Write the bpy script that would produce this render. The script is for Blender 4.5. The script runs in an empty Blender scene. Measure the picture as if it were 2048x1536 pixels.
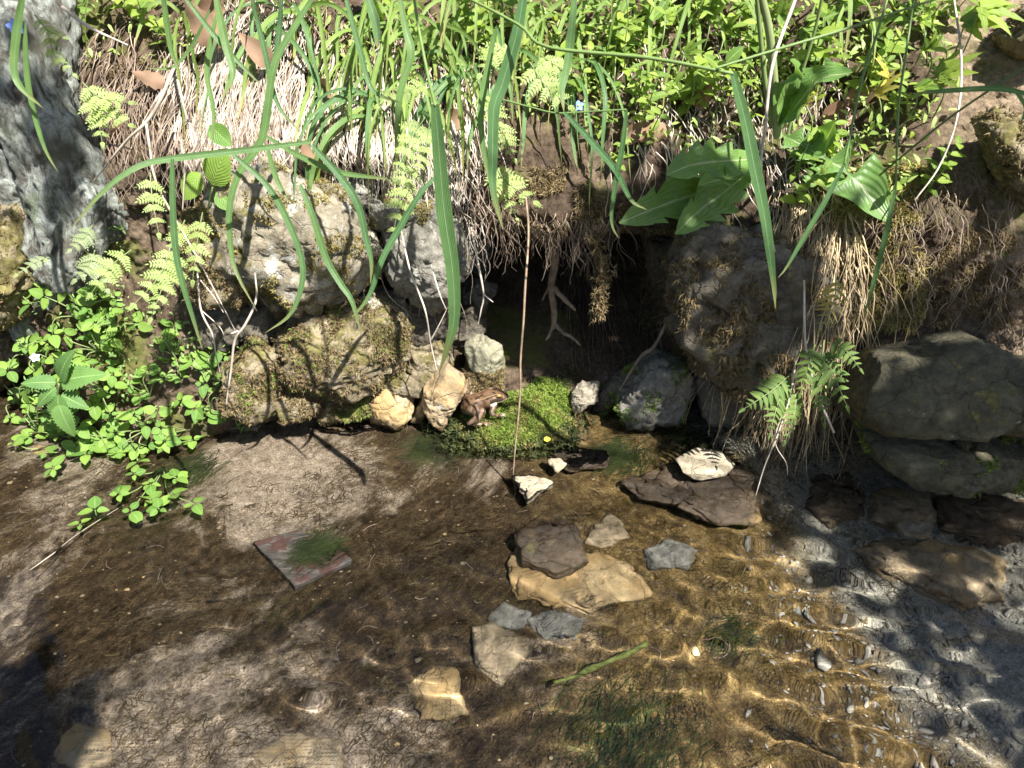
import bpy, math, random
import numpy as np
from mathutils import Vector, Matrix

random.seed(7)
RNG = np.random.default_rng(11)
scene = bpy.context.scene
col = scene.collection

# ---------------------------------------------------------------- camera
CAM = np.array([0.0, -1.25, 0.85])
PITCH = math.radians(32.0)
LENS = 26.0
FPX = LENS / 36.0 * 2048.0
cam_d = bpy.data.cameras.new('camera')
cam = bpy.data.objects.new('camera', cam_d)
col.objects.link(cam)
cam.location = CAM
cam.rotation_euler = (math.radians(90) - PITCH, 0, 0)
cam_d.lens = LENS
cam_d.sensor_width = 36
cam_d.clip_start = 0.02
cam_d.clip_end = 200
cam_d.dof.use_dof = True
cam_d.dof.focus_distance = 1.45
cam_d.dof.aperture_fstop = 9.0
scene.camera = cam

# ---------------------------------------------------------------- sky, sun, exposure
SUN = np.array([0.38, -0.44, 0.81]); SUN /= np.linalg.norm(SUN)
elev = math.asin(SUN[2]); azim = math.atan2(SUN[0], SUN[1])
world = bpy.data.worlds.new('World'); scene.world = world
world.use_nodes = True
wn = world.node_tree.nodes; wl = world.node_tree.links
sky = wn.new('ShaderNodeTexSky'); sky.sky_type = 'NISHITA'; sky.sun_disc = False
sky.sun_elevation = elev; sky.sun_rotation = azim
wn['Background'].inputs[1].default_value = 0.05
wl.new(sky.outputs[0], wn['Background'].inputs[0])
sun_d = bpy.data.lights.new('sun', 'SUN'); sun_d.energy = 5.0; sun_d.angle = math.radians(0.55)
sun_d.color = (1.0, 0.97, 0.92)
sun = bpy.data.objects.new('sun', sun_d); col.objects.link(sun)
sun.rotation_euler = Vector(SUN).to_track_quat('Z', 'Y').to_euler()
sun.location = SUN * 20
sun_d.cycles.is_caustics_light = True
vs = scene.view_settings
vs.view_transform = 'Standard'; vs.look = 'None'; vs.gamma = 1.0; vs.exposure = 1.55
scene.render.engine = 'CYCLES'
cy = scene.cycles
cy.use_denoising = True
try:
    cy.denoiser = 'OPENIMAGEDENOISE'; cy.denoising_input_passes = 'RGB_ALBEDO_NORMAL'
except Exception: pass
cy.use_adaptive_sampling = True; cy.adaptive_threshold = 0.02
cy.max_bounces = 6; cy.diffuse_bounces = 2; cy.glossy_bounces = 3; cy.transmission_bounces = 5
cy.transparent_max_bounces = 8
cy.caustics_refractive = True; cy.caustics_reflective = False
cy.sample_clamp_indirect = 4.0; cy.sample_clamp_direct = 0.0
cy.blur_glossy = 0.5

# ---------------------------------------------------------------- pixel helpers (photograph pixels, 2048 x 1536)
UPV = np.array([0, math.sin(PITCH), math.cos(PITCH)])
FWD = np.array([0, math.cos(PITCH), -math.sin(PITCH)])
def ray(px, py):
    d = FWD + np.array([1.0, 0, 0]) * (px - 1024) / FPX + UPV * (768 - py) / FPX
    return d / np.linalg.norm(d)
def at(px, py, Y):
    d = ray(px, py); return CAM + d * ((Y - CAM[1]) / d[1])
def atz(px, py, Z=0.0):
    d = ray(px, py); return CAM + d * ((Z - CAM[2]) / d[2])
def bed_at(px, py, Z):
    """point under water seen at this pixel through the flat surface"""
    if Z >= 0: return atz(px, py, Z)
    d = ray(px, py); p = CAM + d * (-CAM[2] / d[2])
    n = np.array([0, 0, 1.0]); r = 1 / 1.333; c = -d[2]
    t = r * d + (r * c - math.sqrt(1 - r * r * (1 - c * c))) * n
    return p + t * (Z / t[2])

# ---------------------------------------------------------------- noise
def _h(ix, iy, iz, s):
    h = (ix * np.uint32(374761393) + iy * np.uint32(668265263) + iz * np.uint32(2147483647) + np.uint32(s * 974711 + 13))
    h = (h ^ (h >> np.uint32(13))) * np.uint32(1274126177)
    h = (h ^ (h >> np.uint32(15))) * np.uint32(2246822519)
    return h ^ (h >> np.uint32(16))
def noise(P, freq=1.0, seed=0):
    P = np.asarray(P, float) * freq + 1000.0
    i = np.floor(P).astype(np.int64); f = P - i
    i = i.astype(np.uint32); u = f * f * f * (f * (f * 6 - 15) + 10)
    out = 0
    for cx in (0, 1):
        for cyy in (0, 1):
            for cz in (0, 1):
                h = _h(i[:, 0] + np.uint32(cx), i[:, 1] + np.uint32(cyy), i[:, 2] + np.uint32(cz), seed)
                gx = (h & np.uint32(1023)).astype(float) / 511.5 - 1
                gy = ((h >> np.uint32(10)) & np.uint32(1023)).astype(float) / 511.5 - 1
                gz = ((h >> np.uint32(20)) & np.uint32(1023)).astype(float) / 511.5 - 1
                d = gx * (f[:, 0] - cx) + gy * (f[:, 1] - cyy) + gz * (f[:, 2] - cz)
                w = (u[:, 0] if cx else 1 - u[:, 0]) * (u[:, 1] if cyy else 1 - u[:, 1]) * (u[:, 2] if cz else 1 - u[:, 2])
                out = out + w * d
    return out
def fbm(P, freq, octaves=3, gain=0.5, seed=0):
    a = 1.0; o = 0
    for k in range(octaves):
        o = o + a * noise(P, freq * 2.03 ** k, seed + k); a *= gain
    return o
def sst(a, b, t):
    t = np.clip((np.asarray(t, float) - a) / (b - a), 0, 1); return t * t * (3 - 2 * t)

# ---------------------------------------------------------------- objects
def props(o, label=None, cat=None, group=None, kind=None):
    if label: o['label'] = label
    if cat: o['category'] = cat
    if group: o['group'] = group
    if kind: o['kind'] = kind
    return o
def mesh(name, V, F, mat=None, smooth=True, uv=None):
    me = bpy.data.meshes.new(name)
    V = np.asarray(V, np.float32)
    if isinstance(F, np.ndarray):
        n, k = F.shape
        me.vertices.add(len(V)); me.vertices.foreach_set('co', V.ravel())
        me.loops.add(n * k); me.loops.foreach_set('vertex_index', F.astype(np.int32).ravel())
        me.polygons.add(n); me.polygons.foreach_set('loop_start', np.arange(0, n * k, k, dtype=np.int32))
        me.update(calc_edges=True)
    else:
        me.from_pydata(V.tolist(), [], [list(map(int, f)) for f in F])
    if smooth: me.polygons.foreach_set('use_smooth', np.ones(len(me.polygons), bool))
    if uv is not None:
        l = me.uv_layers.new(name='UVMap'); idx = np.empty(len(me.loops), np.int32)
        me.loops.foreach_get('vertex_index', idx)
        l.data.foreach_set('uv', np.asarray(uv, np.float32)[idx].ravel())
    if mat: me.materials.append(mat)
    me.update()
    return me
def obj(name, me, parent=None, M=None):
    o = bpy.data.objects.new(name, me); col.objects.link(o)
    if parent is not None: o.parent = parent
    if M is not None: o.matrix_local = M
    return o
def empty(name, loc, label=None, cat=None, group=None):
    o = bpy.data.objects.new(name, None); col.objects.link(o); o.location = loc
    o.empty_display_size = 0.02
    return props(o, label, cat, group)
def receiver(o): o.cycles.is_caustics_receiver = True; return o
def grid_faces(nu, nv):
    i = np.arange(nu - 1)[:, None] * nv + np.arange(nv - 1)[None, :]
    return np.stack([i, i + nv, i + nv + 1, i + 1], -1).reshape(-1, 4)

# ---------------------------------------------------------------- materials
def newmat(name):
    m = bpy.data.materials.new(name); m.use_nodes = True
    nt = m.node_tree; return m, nt, nt.nodes, nt.links, nt.nodes['Principled BSDF']
def N(nt, t, **kw):
    n = nt.nodes.new('ShaderNode' + t)
    for k, v in kw.items():
        if k.startswith('i_'): n.inputs[k[2:].replace('_', ' ')].default_value = v
        else: setattr(n, k, v)
    return n
def ramp(nt, fac, stops):
    r = N(nt, 'ValToRGB'); e = r.color_ramp.elements
    while len(e) < len(stops): e.new(0.5)
    for el, (p, c) in zip(e, stops):
        el.position = p; el.color = (*c, 1) if len(c) == 3 else c
    nt.links.new(fac, r.inputs[0]); return r.outputs[0]
def mixc(nt, fac, a, b, mode='MIX'):
    m = N(nt, 'Mix', data_type='RGBA', blend_type=mode)
    for s, v in ((m.inputs['Factor'], fac), (m.inputs[6], a), (m.inputs[7], b)):
        if hasattr(v, 'is_linked'): nt.links.new(v, s)
        elif isinstance(v, (int, float)): s.default_value = v
        else: s.default_value = (*v, 1)
    return m.outputs[2]
def coords(nt, kind='Object'):
    return N(nt, 'TexCoord').outputs[kind]
def ntex(nt, co, scale, detail=4, rough=0.55, dist=0.0, out=0):
    n = N(nt, 'TexNoise'); n.inputs['Scale'].default_value = scale; n.inputs['Detail'].default_value = detail
    n.inputs['Roughness'].default_value = rough; n.inputs['Distortion'].default_value = dist
    nt.links.new(co, n.inputs['Vector']); return n.outputs[out]
def sub01(nt, v, a, b):
    m = N(nt, 'MapRange'); m.inputs[1].default_value = a; m.inputs[2].default_value = b
    m.interpolation_type = 'SMOOTHSTEP'
    nt.links.new(v, m.inputs[0]); return m.outputs[0]
def bump(nt, h, bsdf, strength=0.5, dist=0.005):
    b = N(nt, 'Bump'); b.inputs['Strength'].default_value = strength; b.inputs['Distance'].default_value = dist
    nt.links.new(h, b.inputs['Height']); nt.links.new(b.outputs[0], bsdf.inputs['Normal']); return b
def world_pos(nt): return N(nt, 'NewGeometry').outputs['Position']

def mat_soil():
    m, nt, n, l, b = newmat('soil')
    P = world_pos(nt)
    c1 = ramp(nt, ntex(nt, P, 9, 6, 0.6), [(0.3, (0.05, 0.037, 0.027)), (0.5, (0.115, 0.085, 0.06)), (0.7, (0.22, 0.17, 0.125))])
    c2 = ramp(nt, ntex(nt, P, 120, 4, 0.7), [(0.3, (0.35, 0.33, 0.3)), (0.7, (1.25, 1.2, 1.15))])
    c = mixc(nt, 1.0, c1, c2, 'MULTIPLY')
    se = N(nt, 'SeparateXYZ'); l.new(P, se.inputs[0])
    k = N(nt, 'Math', operation='MULTIPLY_ADD'); l.new(ntex(nt, P, 5, 4), k.inputs[0]); k.inputs[1].default_value = .3; l.new(se.outputs[0], k.inputs[2])
    c = mixc(nt, sub01(nt, k.outputs[0], .82, 1.0), c, mixc(nt, 1.0, (.36, .285, .20), c2, 'MULTIPLY'))
    mossf = sub01(nt, ntex(nt, P, 7.3, 5, 0.65), 0.52, 0.66)
    c = mixc(nt, mossf, c, mixc(nt, ntex(nt, P, 60, 3), (0.06, 0.075, 0.02), (0.17, 0.16, 0.05)))
    l.new(c, b.inputs['Base Color']); b.inputs['Roughness'].default_value = 0.95
    b.inputs['Specular IOR Level'].default_value = 0.15
    bump(nt, ntex(nt, P, 160, 6, 0.75), b, 0.9, 0.006)
    return m
def mat_rock(name, base, lichen=0.3, moss=0.3, wet=0.0, ochre=0.0, seed=0.0, wetline=True):
    m, nt, n, l, b = newmat(name)
    mp = N(nt, 'Mapping'); l.new(world_pos(nt), mp.inputs[0]); mp.inputs['Location'].default_value = (seed, seed * .7, 0)
    P = mp.outputs[0]
    base = np.array(base)
    c = ramp(nt, ntex(nt, P, 14, 7, 0.68, 0.4), [(0.28, tuple(base * .45)), (0.5, tuple(base)), (0.72, tuple(np.minimum(base * 1.5, .60)))])
    c = mixc(nt, 0.8, c, ramp(nt, ntex(nt, P, 90, 5, 0.75), [(0.3, (.45, .43, .40)), (0.68, (1.3, 1.27, 1.2))]), 'MULTIPLY')
    if ochre: c = mixc(nt, sub01(nt, ntex(nt, P, 11.7, 5, .6), 0.62 - .3 * ochre, 0.75 - .2 * ochre), c, (0.40, 0.27, 0.12))
    if lichen:
        lf = sub01(nt, ntex(nt, P, 23, 7, 0.72), 0.66 - 0.3 * lichen, 0.73 - 0.25 * lichen)
        c = mixc(nt, lf, c, mixc(nt, ntex(nt, P, 120, 3), (0.28, 0.27, 0.225), (0.50, 0.49, 0.43)))
    mf = None
    if moss:
        nz = N(nt, 'SeparateXYZ'); l.new(N(nt, 'NewGeometry').outputs['Normal'], nz.inputs[0])
        mf = sub01(nt, ntex(nt, P, 16, 6, 0.7), 0.70 - 0.32 * moss, 0.78 - 0.3 * moss)
        c = mixc(nt, mf, c, ramp(nt, ntex(nt, P, 75, 5, .7), [(.3, (0.045, 0.045, 0.015)), (.55, (0.16, 0.135, 0.05)), (.75, (0.26, 0.24, 0.09))]))
    # thin cracks
    vo = N(nt, 'TexVoronoi', feature='DISTANCE_TO_EDGE'); vo.inputs['Scale'].default_value = 13
    dm = N(nt, 'VectorMath', operation='MULTIPLY_ADD'); l.new(ntex(nt, P, 8, 5, .6, out=1), dm.inputs[0]); dm.inputs[1].default_value = (.12, .12, .12); l.new(P, dm.inputs[2])
    l.new(dm.outputs[0], vo.inputs['Vector'])
    cr = sub01(nt, vo.outputs['Distance'], 0.0, 0.022)
    c = mixc(nt, cr, mixc(nt, 1.0, c, (0.72, 0.7, 0.68), 'MULTIPLY'), c)
    # dark wet band along the waterline
    sz = N(nt, 'SeparateXYZ'); l.new(world_pos(nt), sz.inputs[0])
    zn = N(nt, 'Math', operation='MULTIPLY_ADD'); l.new(ntex(nt, P, 25, 4), zn.inputs[0]); zn.inputs[1].default_value = -.022; l.new(sz.outputs[2], zn.inputs[2])
    wb = N(nt, 'Math', operation='MULTIPLY'); l.new(sub01(nt, zn.outputs[0], .014, .0), wb.inputs[0]); l.new(sub01(nt, sz.outputs[2], -.02, -.004), wb.inputs[1])
    wb.use_clamp = True
    if not wetline: wb.operation = 'MINIMUM'; nt.links.remove(wb.inputs[1].links[0]); wb.inputs[1].default_value = 0.0
    c = mixc(nt, wb.outputs[0], c, mixc(nt, 1.0, c, (.38, .36, .33), 'MULTIPLY'))
    rm_ = N(nt, 'MapRange'); l.new(wb.outputs[0], rm_.inputs[0]); rm_.inputs[3].default_value = 0.9 - 0.6 * wet; rm_.inputs[4].default_value = .22
    l.new(rm_.outputs[0], b.inputs['Roughness'])
    l.new(c, b.inputs['Base Color'])
    b.inputs['Specular IOR Level'].default_value = 0.25 + 0.3 * wet
    h = N(nt, 'Math', operation='MULTIPLY_ADD'); l.new(ntex(nt, P, 70, 8, 0.72), h.inputs[0]); h.inputs[1].default_value = 1.0
    cm = N(nt, 'Math', operation='MULTIPLY'); l.new(cr, cm.inputs[0]); cm.inputs[1].default_value = 0.25
    l.new(cm.outputs[0], h.inputs[2])
    bump(nt, h.outputs[0], b, 0.8, 0.007)
    return m
def mat_bark():
    m, nt, n, l, b = newmat('lichen_bark')
    P = world_pos(nt)
    mp = N(nt, 'Mapping'); l.new(P, mp.inputs[0]); mp.inputs['Scale'].default_value = (1, 1, 0.45)
    f = ntex(nt, mp.outputs[0], 44, 9, 0.74, 0.5)
    c = ramp(nt, f, [(.34, (0.03, 0.026, 0.02)), (.44, (0.13, 0.12, 0.10)), (.51, (0.27, 0.29, 0.25)), (.64, (0.52, 0.55, 0.49))])
    c = mixc(nt, sub01(nt, ntex(nt, P, 7, 5, .6), .5, .68), c, mixc(nt, f, (0.05, 0.042, 0.032), (0.15, 0.13, 0.10)))
    c = mixc(nt, sub01(nt, ntex(nt, P, 9.3, 5, .6), .58, .7), c, mixc(nt, f, (0.05, 0.06, 0.03), (0.28, 0.33, 0.22)))
    l.new(c, b.inputs['Base Color']); b.inputs['Roughness'].default_value = 0.95
    bump(nt, f, b, 1.0, 0.02)
    return m
def mat_leaf(name, c0, c1, trans=0.35, veins=0.0, vein_col=None, rough=0.45, tip=None, spec=0.35, hue_noise=True):
    """leaf: uv.x across (-1..1 mapped 0..1), uv.y along"""
    m, nt, n, l, b = newmat(name)
    oi = N(nt, 'ObjectInfo').outputs['Random']
    ge = N(nt, 'NewGeometry')
    r = N(nt, 'Math', operation='FRACT')
    ad = N(nt, 'Math', operation='ADD'); l.new(oi, ad.inputs[0]); l.new(ge.outputs['Random Per Island'], ad.inputs[1]); l.new(ad.outputs[0], r.inputs[0])
    c = mixc(nt, r.outputs[0], c0, c1)
    c = mixc(nt, 0.5, c, ramp(nt, ntex(nt, ge.outputs['Position'], 38, 4, .6), [(.3, (.62, .66, .6)), (.7, (1.25, 1.2, 1.1))]), 'MULTIPLY')
    uvn = N(nt, 'UVMap'); se = N(nt, 'SeparateXYZ'); l.new(uvn.outputs[0], se.inputs[0])
    if tip is not None:
        c = mixc(nt, sub01(nt, se.outputs[1], 0.74, 1.0), c, tip)
    if veins:
        # u in 0..1 -> |u-.5|
        a = N(nt, 'Math', operation='SUBTRACT'); l.new(se.outputs[0], a.inputs[0]); a.inputs[1].default_value = 0.5
        ab = N(nt, 'Math', operation='ABSOLUTE'); l.new(a.outputs[0], ab.inputs[0])
        mid = sub01(nt, ab.outputs[0], 0.035, 0.015)
        if veins > 1:
            v = N(nt, 'Math', operation='MULTIPLY_ADD'); l.new(ab.outputs[0], v.inputs[0]); v.inputs[1].default_value = -0.9; l.new(se.outputs[1], v.inputs[2])
            w = N(nt, 'Math', operation='MULTIPLY'); l.new(v.outputs[0], w.inputs[0]); w.inputs[1].default_value = 60.0
            s = N(nt, 'Math', operation='SINE'); l.new(w.outputs[0], s.inputs[0])
            sv = sub01(nt, s.outputs[0], .78, 1.0)
            hh = N(nt, 'Math', operation='MAXIMUM'); l.new(mid, hh.inputs[0])
            sc_ = N(nt, 'Math', operation='MULTIPLY'); l.new(sv, sc_.inputs[0]); sc_.inputs[1].default_value = 0.22
            l.new(sc_.outputs[0], hh.inputs[1]); vf = hh.outputs[0]
            qa = N(nt, 'Math', operation='MULTIPLY_ADD'); l.new(ntex(nt, ge.outputs['Position'], 130, 4, .6), qa.inputs[0]); qa.inputs[1].default_value = 2.2; l.new(s.outputs[0], qa.inputs[2])
            bump(nt, qa.outputs[0], b, 0.3, 0.0015)
        else:
            vf = mid
            w = N(nt, 'Math', operation='MULTIPLY'); l.new(se.outputs[0], w.inputs[0]); w.inputs[1].default_value = 55.0
            s = N(nt, 'Math', operation='SINE'); l.new(w.outputs[0], s.inputs[0])
            bump(nt, s.outputs[0], b, 0.3, 0.001)
            c = mixc(nt, .55, c, ramp(nt, sub01(nt, s.outputs[0], -1, 1), [(0, (.72, .76, .72)), (1, (1.15, 1.12, 1.1))]), 'MULTIPLY')
            c = mixc(nt, sub01(nt, ntex(nt, ge.outputs['Position'], 13, 5, .7), .62, .74), c, tuple(.5 * x + y for x, y in zip(c1, (.12, .08, .02))))
        c = mixc(nt, vf, c, vein_col or tuple(min(1, x * 1.7 + .05) for x in c1))
    l.new(c, b.inputs['Base Color']); b.inputs['Roughness'].default_value = rough
    b.inputs['Specular IOR Level'].default_value = spec
    tr = N(nt, 'BsdfTranslucent'); l.new(mixc(nt, 1.0, c, (1.25, 1.3, 0.55), 'MULTIPLY'), tr.inputs[0])
    mx = N(nt, 'MixShader'); mx.inputs[0].default_value = trans
    l.new(b.outputs[0], mx.inputs[1]); l.new(tr.outputs[0], mx.inputs[2])
    l.new(mx.outputs[0], n['Material Output'].inputs[0])
    return m
def mat_plain(name, stops, scale=40, rough=0.8, spec=0.3, bumpd=0.0, island=True, trans=0.0):
    m, nt, n, l, b = newmat(name)
    ge = N(nt, 'NewGeometry')
    c = ramp(nt, ntex(nt, ge.outputs['Position'], scale, 4, .65), [(.3, stops[0]), (.5, stops[len(stops) // 2]), (.7, stops[-1])])
    if island:
        c = mixc(nt, 0.8, c, ramp(nt, ge.outputs['Random Per Island'], [(0, (.45, .45, .45)), (1, (1.35, 1.3, 1.25))]), 'MULTIPLY')
    l.new(c, b.inputs['Base Color']); b.inputs['Roughness'].default_value = rough
    b.inputs['Specular IOR Level'].default_value = spec
    if bumpd: bump(nt, ntex(nt, ge.outputs['Position'], scale * 4, 5, .7), b, .8, bumpd)
    if trans:
        tr = N(nt, 'BsdfTranslucent'); l.new(c, tr.inputs[0]); mx = N(nt, 'MixShader'); mx.inputs[0].default_value = trans
        l.new(b.outputs[0], mx.inputs[1]); l.new(tr.outputs[0], mx.inputs[2]); l.new(mx.outputs[0], n['Material Output'].inputs[0])
    return m
def mat_bed():
    m, nt, n, l, b = newmat('stream_bed')
    P = world_pos(nt)
    mp = N(nt, 'Mapping'); l.new(P, mp.inputs[0]); mp.inputs['Rotation'].default_value = (0, 0, math.radians(-48))
    m2 = N(nt, 'Mapping'); l.new(mp.outputs[0], m2.inputs[0]); m2.inputs['Scale'].default_value = (1, 1.7, 1)
    S = m2.outputs[0]
    grit = ntex(nt, P, 330, 5, .85)
    sand = ramp(nt, ntex(nt, P, 70, 8, .8), [(.32, (.15, .115, .08)), (.5, (.37, .30, .222)), (.68, (.60, .51, .405))])
    silt = ramp(nt, ntex(nt, S, 48, 9, .8), [(.32, (.012, .008, .005)), (.5, (.062, .043, .023)), (.68, (.16, .112, .06))])
    acc = ntex(nt, S, 3.4, 9, .74, .6)
    for (cx_, cy_, rad, amt) in ((-.46, -.13, .26, .17), (-.85, -.10, .22, .10), (-.42, -.72, .24, .15), (-.15, -.70, .14, .10), (-.10, -.40, .24, -.12), (-.62, -.42, .20, -.10), (-.18, -.12, .12, -.08)):
        dn = N(nt, 'VectorMath', operation='DISTANCE'); l.new(P, dn.inputs[0]); dn.inputs[1].default_value = (cx_, cy_, -.06)
        w_ = sub01(nt, dn.outputs['Value'], rad, rad * .15)
        ma = N(nt, 'Math', operation='MULTIPLY_ADD'); l.new(w_, ma.inputs[0]); ma.inputs[1].default_value = amt; l.new(acc, ma.inputs[2]); acc = ma.outputs[0]
    f = sub01(nt, acc, .49, .62)
    c = mixc(nt, f, silt, sand)
    se = N(nt, 'SeparateXYZ'); l.new(P, se.inputs[0])
    # brown-gold algae towards the pool, with the amber sunlit look put into its colour
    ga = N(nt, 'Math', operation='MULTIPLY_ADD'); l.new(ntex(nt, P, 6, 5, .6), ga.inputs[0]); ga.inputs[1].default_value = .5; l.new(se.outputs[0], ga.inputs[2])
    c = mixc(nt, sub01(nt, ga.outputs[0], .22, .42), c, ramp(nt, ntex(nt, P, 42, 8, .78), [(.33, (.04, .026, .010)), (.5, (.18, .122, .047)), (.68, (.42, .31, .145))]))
    gp = N(nt, 'Math', operation='MULTIPLY_ADD'); l.new(ntex(nt, P, 4, 6, .6), gp.inputs[0]); gp.inputs[1].default_value = .45; l.new(se.outputs[0], gp.inputs[2])
    g2 = N(nt, 'Math', operation='MULTIPLY_ADD'); l.new(se.outputs[1], g2.inputs[0]); g2.inputs[1].default_value = .35; l.new(gp.outputs[0], g2.inputs[2])
    c = mixc(nt, sub01(nt, g2.outputs[0], .56, .66), c, ramp(nt, ntex(nt, P, 60, 7, .75), [(.33, (.19, .182, .145)), (.5, (.36, .35, .29)), (.68, (.52, .50, .42))]))
    c = mixc(nt, 1.0, c, ramp(nt, grit, [(.36, (.35, .33, .31)), (.64, (1.6, 1.57, 1.5))]), 'MULTIPLY')
    l.new(c, b.inputs['Base Color']); b.inputs['Roughness'].default_value = .9; b.inputs['Specular IOR Level'].default_value = .1
    bump(nt, ntex(nt, P, 480, 5, .8), b, 1.0, .004)
    return m
def mat_water():
    m, nt, n, l, b = newmat('water')
    g = N(nt, 'BsdfGlass'); g.inputs['IOR'].default_value = 1.333; g.inputs['Roughness'].default_value = 0.0
    l.new(g.outputs[0], n['Material Output'].inputs[0]); n.remove(b)
    return m
MAT = {}
MAT['soil'] = mat_soil()
MAT['bark'] = mat_bark()
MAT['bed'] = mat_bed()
MAT['water'] = mat_water()
MAT['rock_pale'] = mat_rock('rock_pale', (.25, .22, .165), lichen=.48, moss=.42, seed=1.3)
MAT['rock_mossy'] = mat_rock('rock_mossy', (.25, .21, .14), lichen=.18, moss=.72, seed=4.1)
MAT['rock_grey'] = mat_rock('rock_grey', (.22, .21, .18), lichen=.28, moss=.25, seed=2.2)
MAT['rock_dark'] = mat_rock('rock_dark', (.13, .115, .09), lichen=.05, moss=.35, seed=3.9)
MAT['rock_ochre'] = mat_rock('rock_ochre', (.40, .31, .20), lichen=.3, moss=.2, ochre=.7, seed=6.1)
MAT['rock_green'] = mat_rock('rock_green', (.26, .25, .18), lichen=.22, moss=.5, seed=7.7)
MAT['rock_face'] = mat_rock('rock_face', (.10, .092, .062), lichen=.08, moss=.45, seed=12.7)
MAT['rock_tan'] = mat_rock('rock_tan', (.36, .31, .225), lichen=.1, moss=0, seed=9.9, wetline=False)
MAT['rock_sub'] = mat_rock('rock_sub', (.36, .29, .19), lichen=.1, moss=.28, ochre=.45, seed=14.2)
MAT['rock_wet'] = mat_rock('rock_wet', (.115, .084, .054), lichen=0.05, moss=.3, wet=.9, ochre=.12, seed=5.4)
MAT['rock_amber'] = mat_rock('rock_amber', (.44, .33, .18), lichen=.05, moss=0.3, ochre=.75, seed=8.8)
MAT['rock_cream'] = mat_rock('rock_cream', (.36, .32, .25), lichen=.12, moss=0, seed=9.9)
MAT['rock_bluegrey'] = mat_rock('rock_bluegrey', (.20, .195, .17), lichen=.1, moss=.3, seed=10.5)

# ---------------------------------------------------------------- the bank: y = bank_y(x, z)
def bank_smooth(x, z):
    x = np.asarray(x, float); z = np.asarray(z, float)
    y = np.interp(z, [-.4, -.05, .0, .1, .3, .42, .52, .62, .74, .9, 1.3, 1.7], [.02, .02, .02, .02, .03, .045, .08, .15, .27, .50, 1.15, 2.4])
    y = y - .21 * sst(.32, 1.0, x) * (1 - .35 * sst(.45, .8, z))
    y = y - .13 * np.exp(-((x + .72) / .24) ** 2) * sst(.42, -.05, z)          # mound under the cress
    y = y + .16 * np.exp(-((x + 1.08) / .10) ** 2) * sst(.30, .10, z)          # hollow beside the tree root
    # den
    edge = .03 * noise(np.stack([x * 0, x * 0, z], -1).reshape(-1, 3), 9, 5).reshape(np.shape(x))
    m = sst(-.14, -.07, x + edge) * sst(.37, .29, x + edge) * sst(.382, .338, z + .05 * (x - .1) ** 2 * 8)
    y = y + .56 * m * sst(.02, .24, z)
    y = y + .085 * sst(-.62, -.5, x) * sst(-.02, -.12, x) * sst(.17, .21, z) * sst(.30, .25, z)
    y = y + .07 * np.exp(-((x + .31) / .07) ** 2 - ((z - .45) / .035) ** 2)
    # sod that hangs over the den
    y = y - .085 * np.exp(-((x - .10) / .13) ** 2 - ((z - .43) / .075) ** 2)
    y = y - .06 * np.exp(-((x + .35) / .32) ** 2 - ((z - .52) / .10) ** 2)     # grassy lip to the left
    # rock face to the right and its undercut at the water
    y = y - .06 * sst(.31, .40, x) * sst(.80, .66, x) * sst(.08, .16, z) * sst(.56, .44, z)
    y = y + .17 * sst(.33, .47, x) * sst(.10, .03, z)
    return y
def bank_y(x, z):
    x = np.asarray(x, float); z = np.asarray(z, float)
    sh = np.broadcast(x, z).shape
    x = np.broadcast_to(x, sh).ravel(); z = np.broadcast_to(z, sh).ravel()
    y = bank_smooth(x, z)
    P = np.stack([x, y, z], -1)
    y = y + .030 * fbm(P, 7, 2, .5, 21) + .014 * fbm(P, 24, 3, .6, 31)
    return y.reshape(sh)
_tx = np.arange(-1.7, 1.7, .008); _tz = np.arange(-.34, 1.69, .008)
_TY = bank_y(*np.meshgrid(_tx, _tz, indexing='ij'))
_TS = bank_smooth(*np.meshgrid(_tx, _tz, indexing='ij'))
def _lut(T, x, z):
    u = np.clip((np.asarray(x, float) + 1.7) / .008, 0, len(_tx) - 1.001); v = np.clip((np.asarray(z, float) + .34) / .008, 0, len(_tz) - 1.001)
    i = u.astype(int); j = v.astype(int); a = u - i; b = v - j
    return T[i, j] * (1 - a) * (1 - b) + T[i + 1, j] * a * (1 - b) + T[i, j + 1] * (1 - a) * b + T[i + 1, j + 1] * a * b
def bank_q(x, z): return _lut(_TY, x, z)
def bank_s(x, z): return _lut(_TS, x, z)
def on_bank(px, py, lift=0.0):
    px = np.atleast_1d(np.asarray(px, float)); py = np.atleast_1d(np.asarray(py, float))
    d = FWD[None] + np.outer((px - 1024) / FPX, [1, 0, 0]) + np.outer((768 - py) / FPX, UPV)
    d /= np.linalg.norm(d, axis=1, keepdims=True)
    hit = np.full(len(px), 2.6); done = np.zeros(len(px), bool)
    for t in np.arange(.8, 2.6, .035):
        p = CAM + d * t
        h = (p[:, 1] > bank_q(p[:, 0], p[:, 2])) & ~done
        hit[h] = t; done |= h
        if done.all(): break
    lo = hit - .035; hi = hit.copy()
    for _ in range(5):
        mid = (lo + hi) / 2; p = CAM + d * mid[:, None]
        h = p[:, 1] > bank_q(p[:, 0], p[:, 2])
        hi = np.where(h, mid, hi); lo = np.where(h, lo, mid)
    hit = hi
    return CAM + d * (hit - .006 - lift)[:, None]
def bank_n(p):
    p = np.atleast_2d(p); e = .012
    gx = (bank_q(p[:, 0] + e, p[:, 2]) - bank_q(p[:, 0] - e, p[:, 2])) / (2 * e)
    gz = (bank_q(p[:, 0], p[:, 2] + e) - bank_q(p[:, 0], p[:, 2] - e)) / (2 * e)
    n = np.stack([gx, -np.ones(len(p)), gz], -1)
    return n / np.linalg.norm(n, axis=1, keepdims=True)

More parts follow.
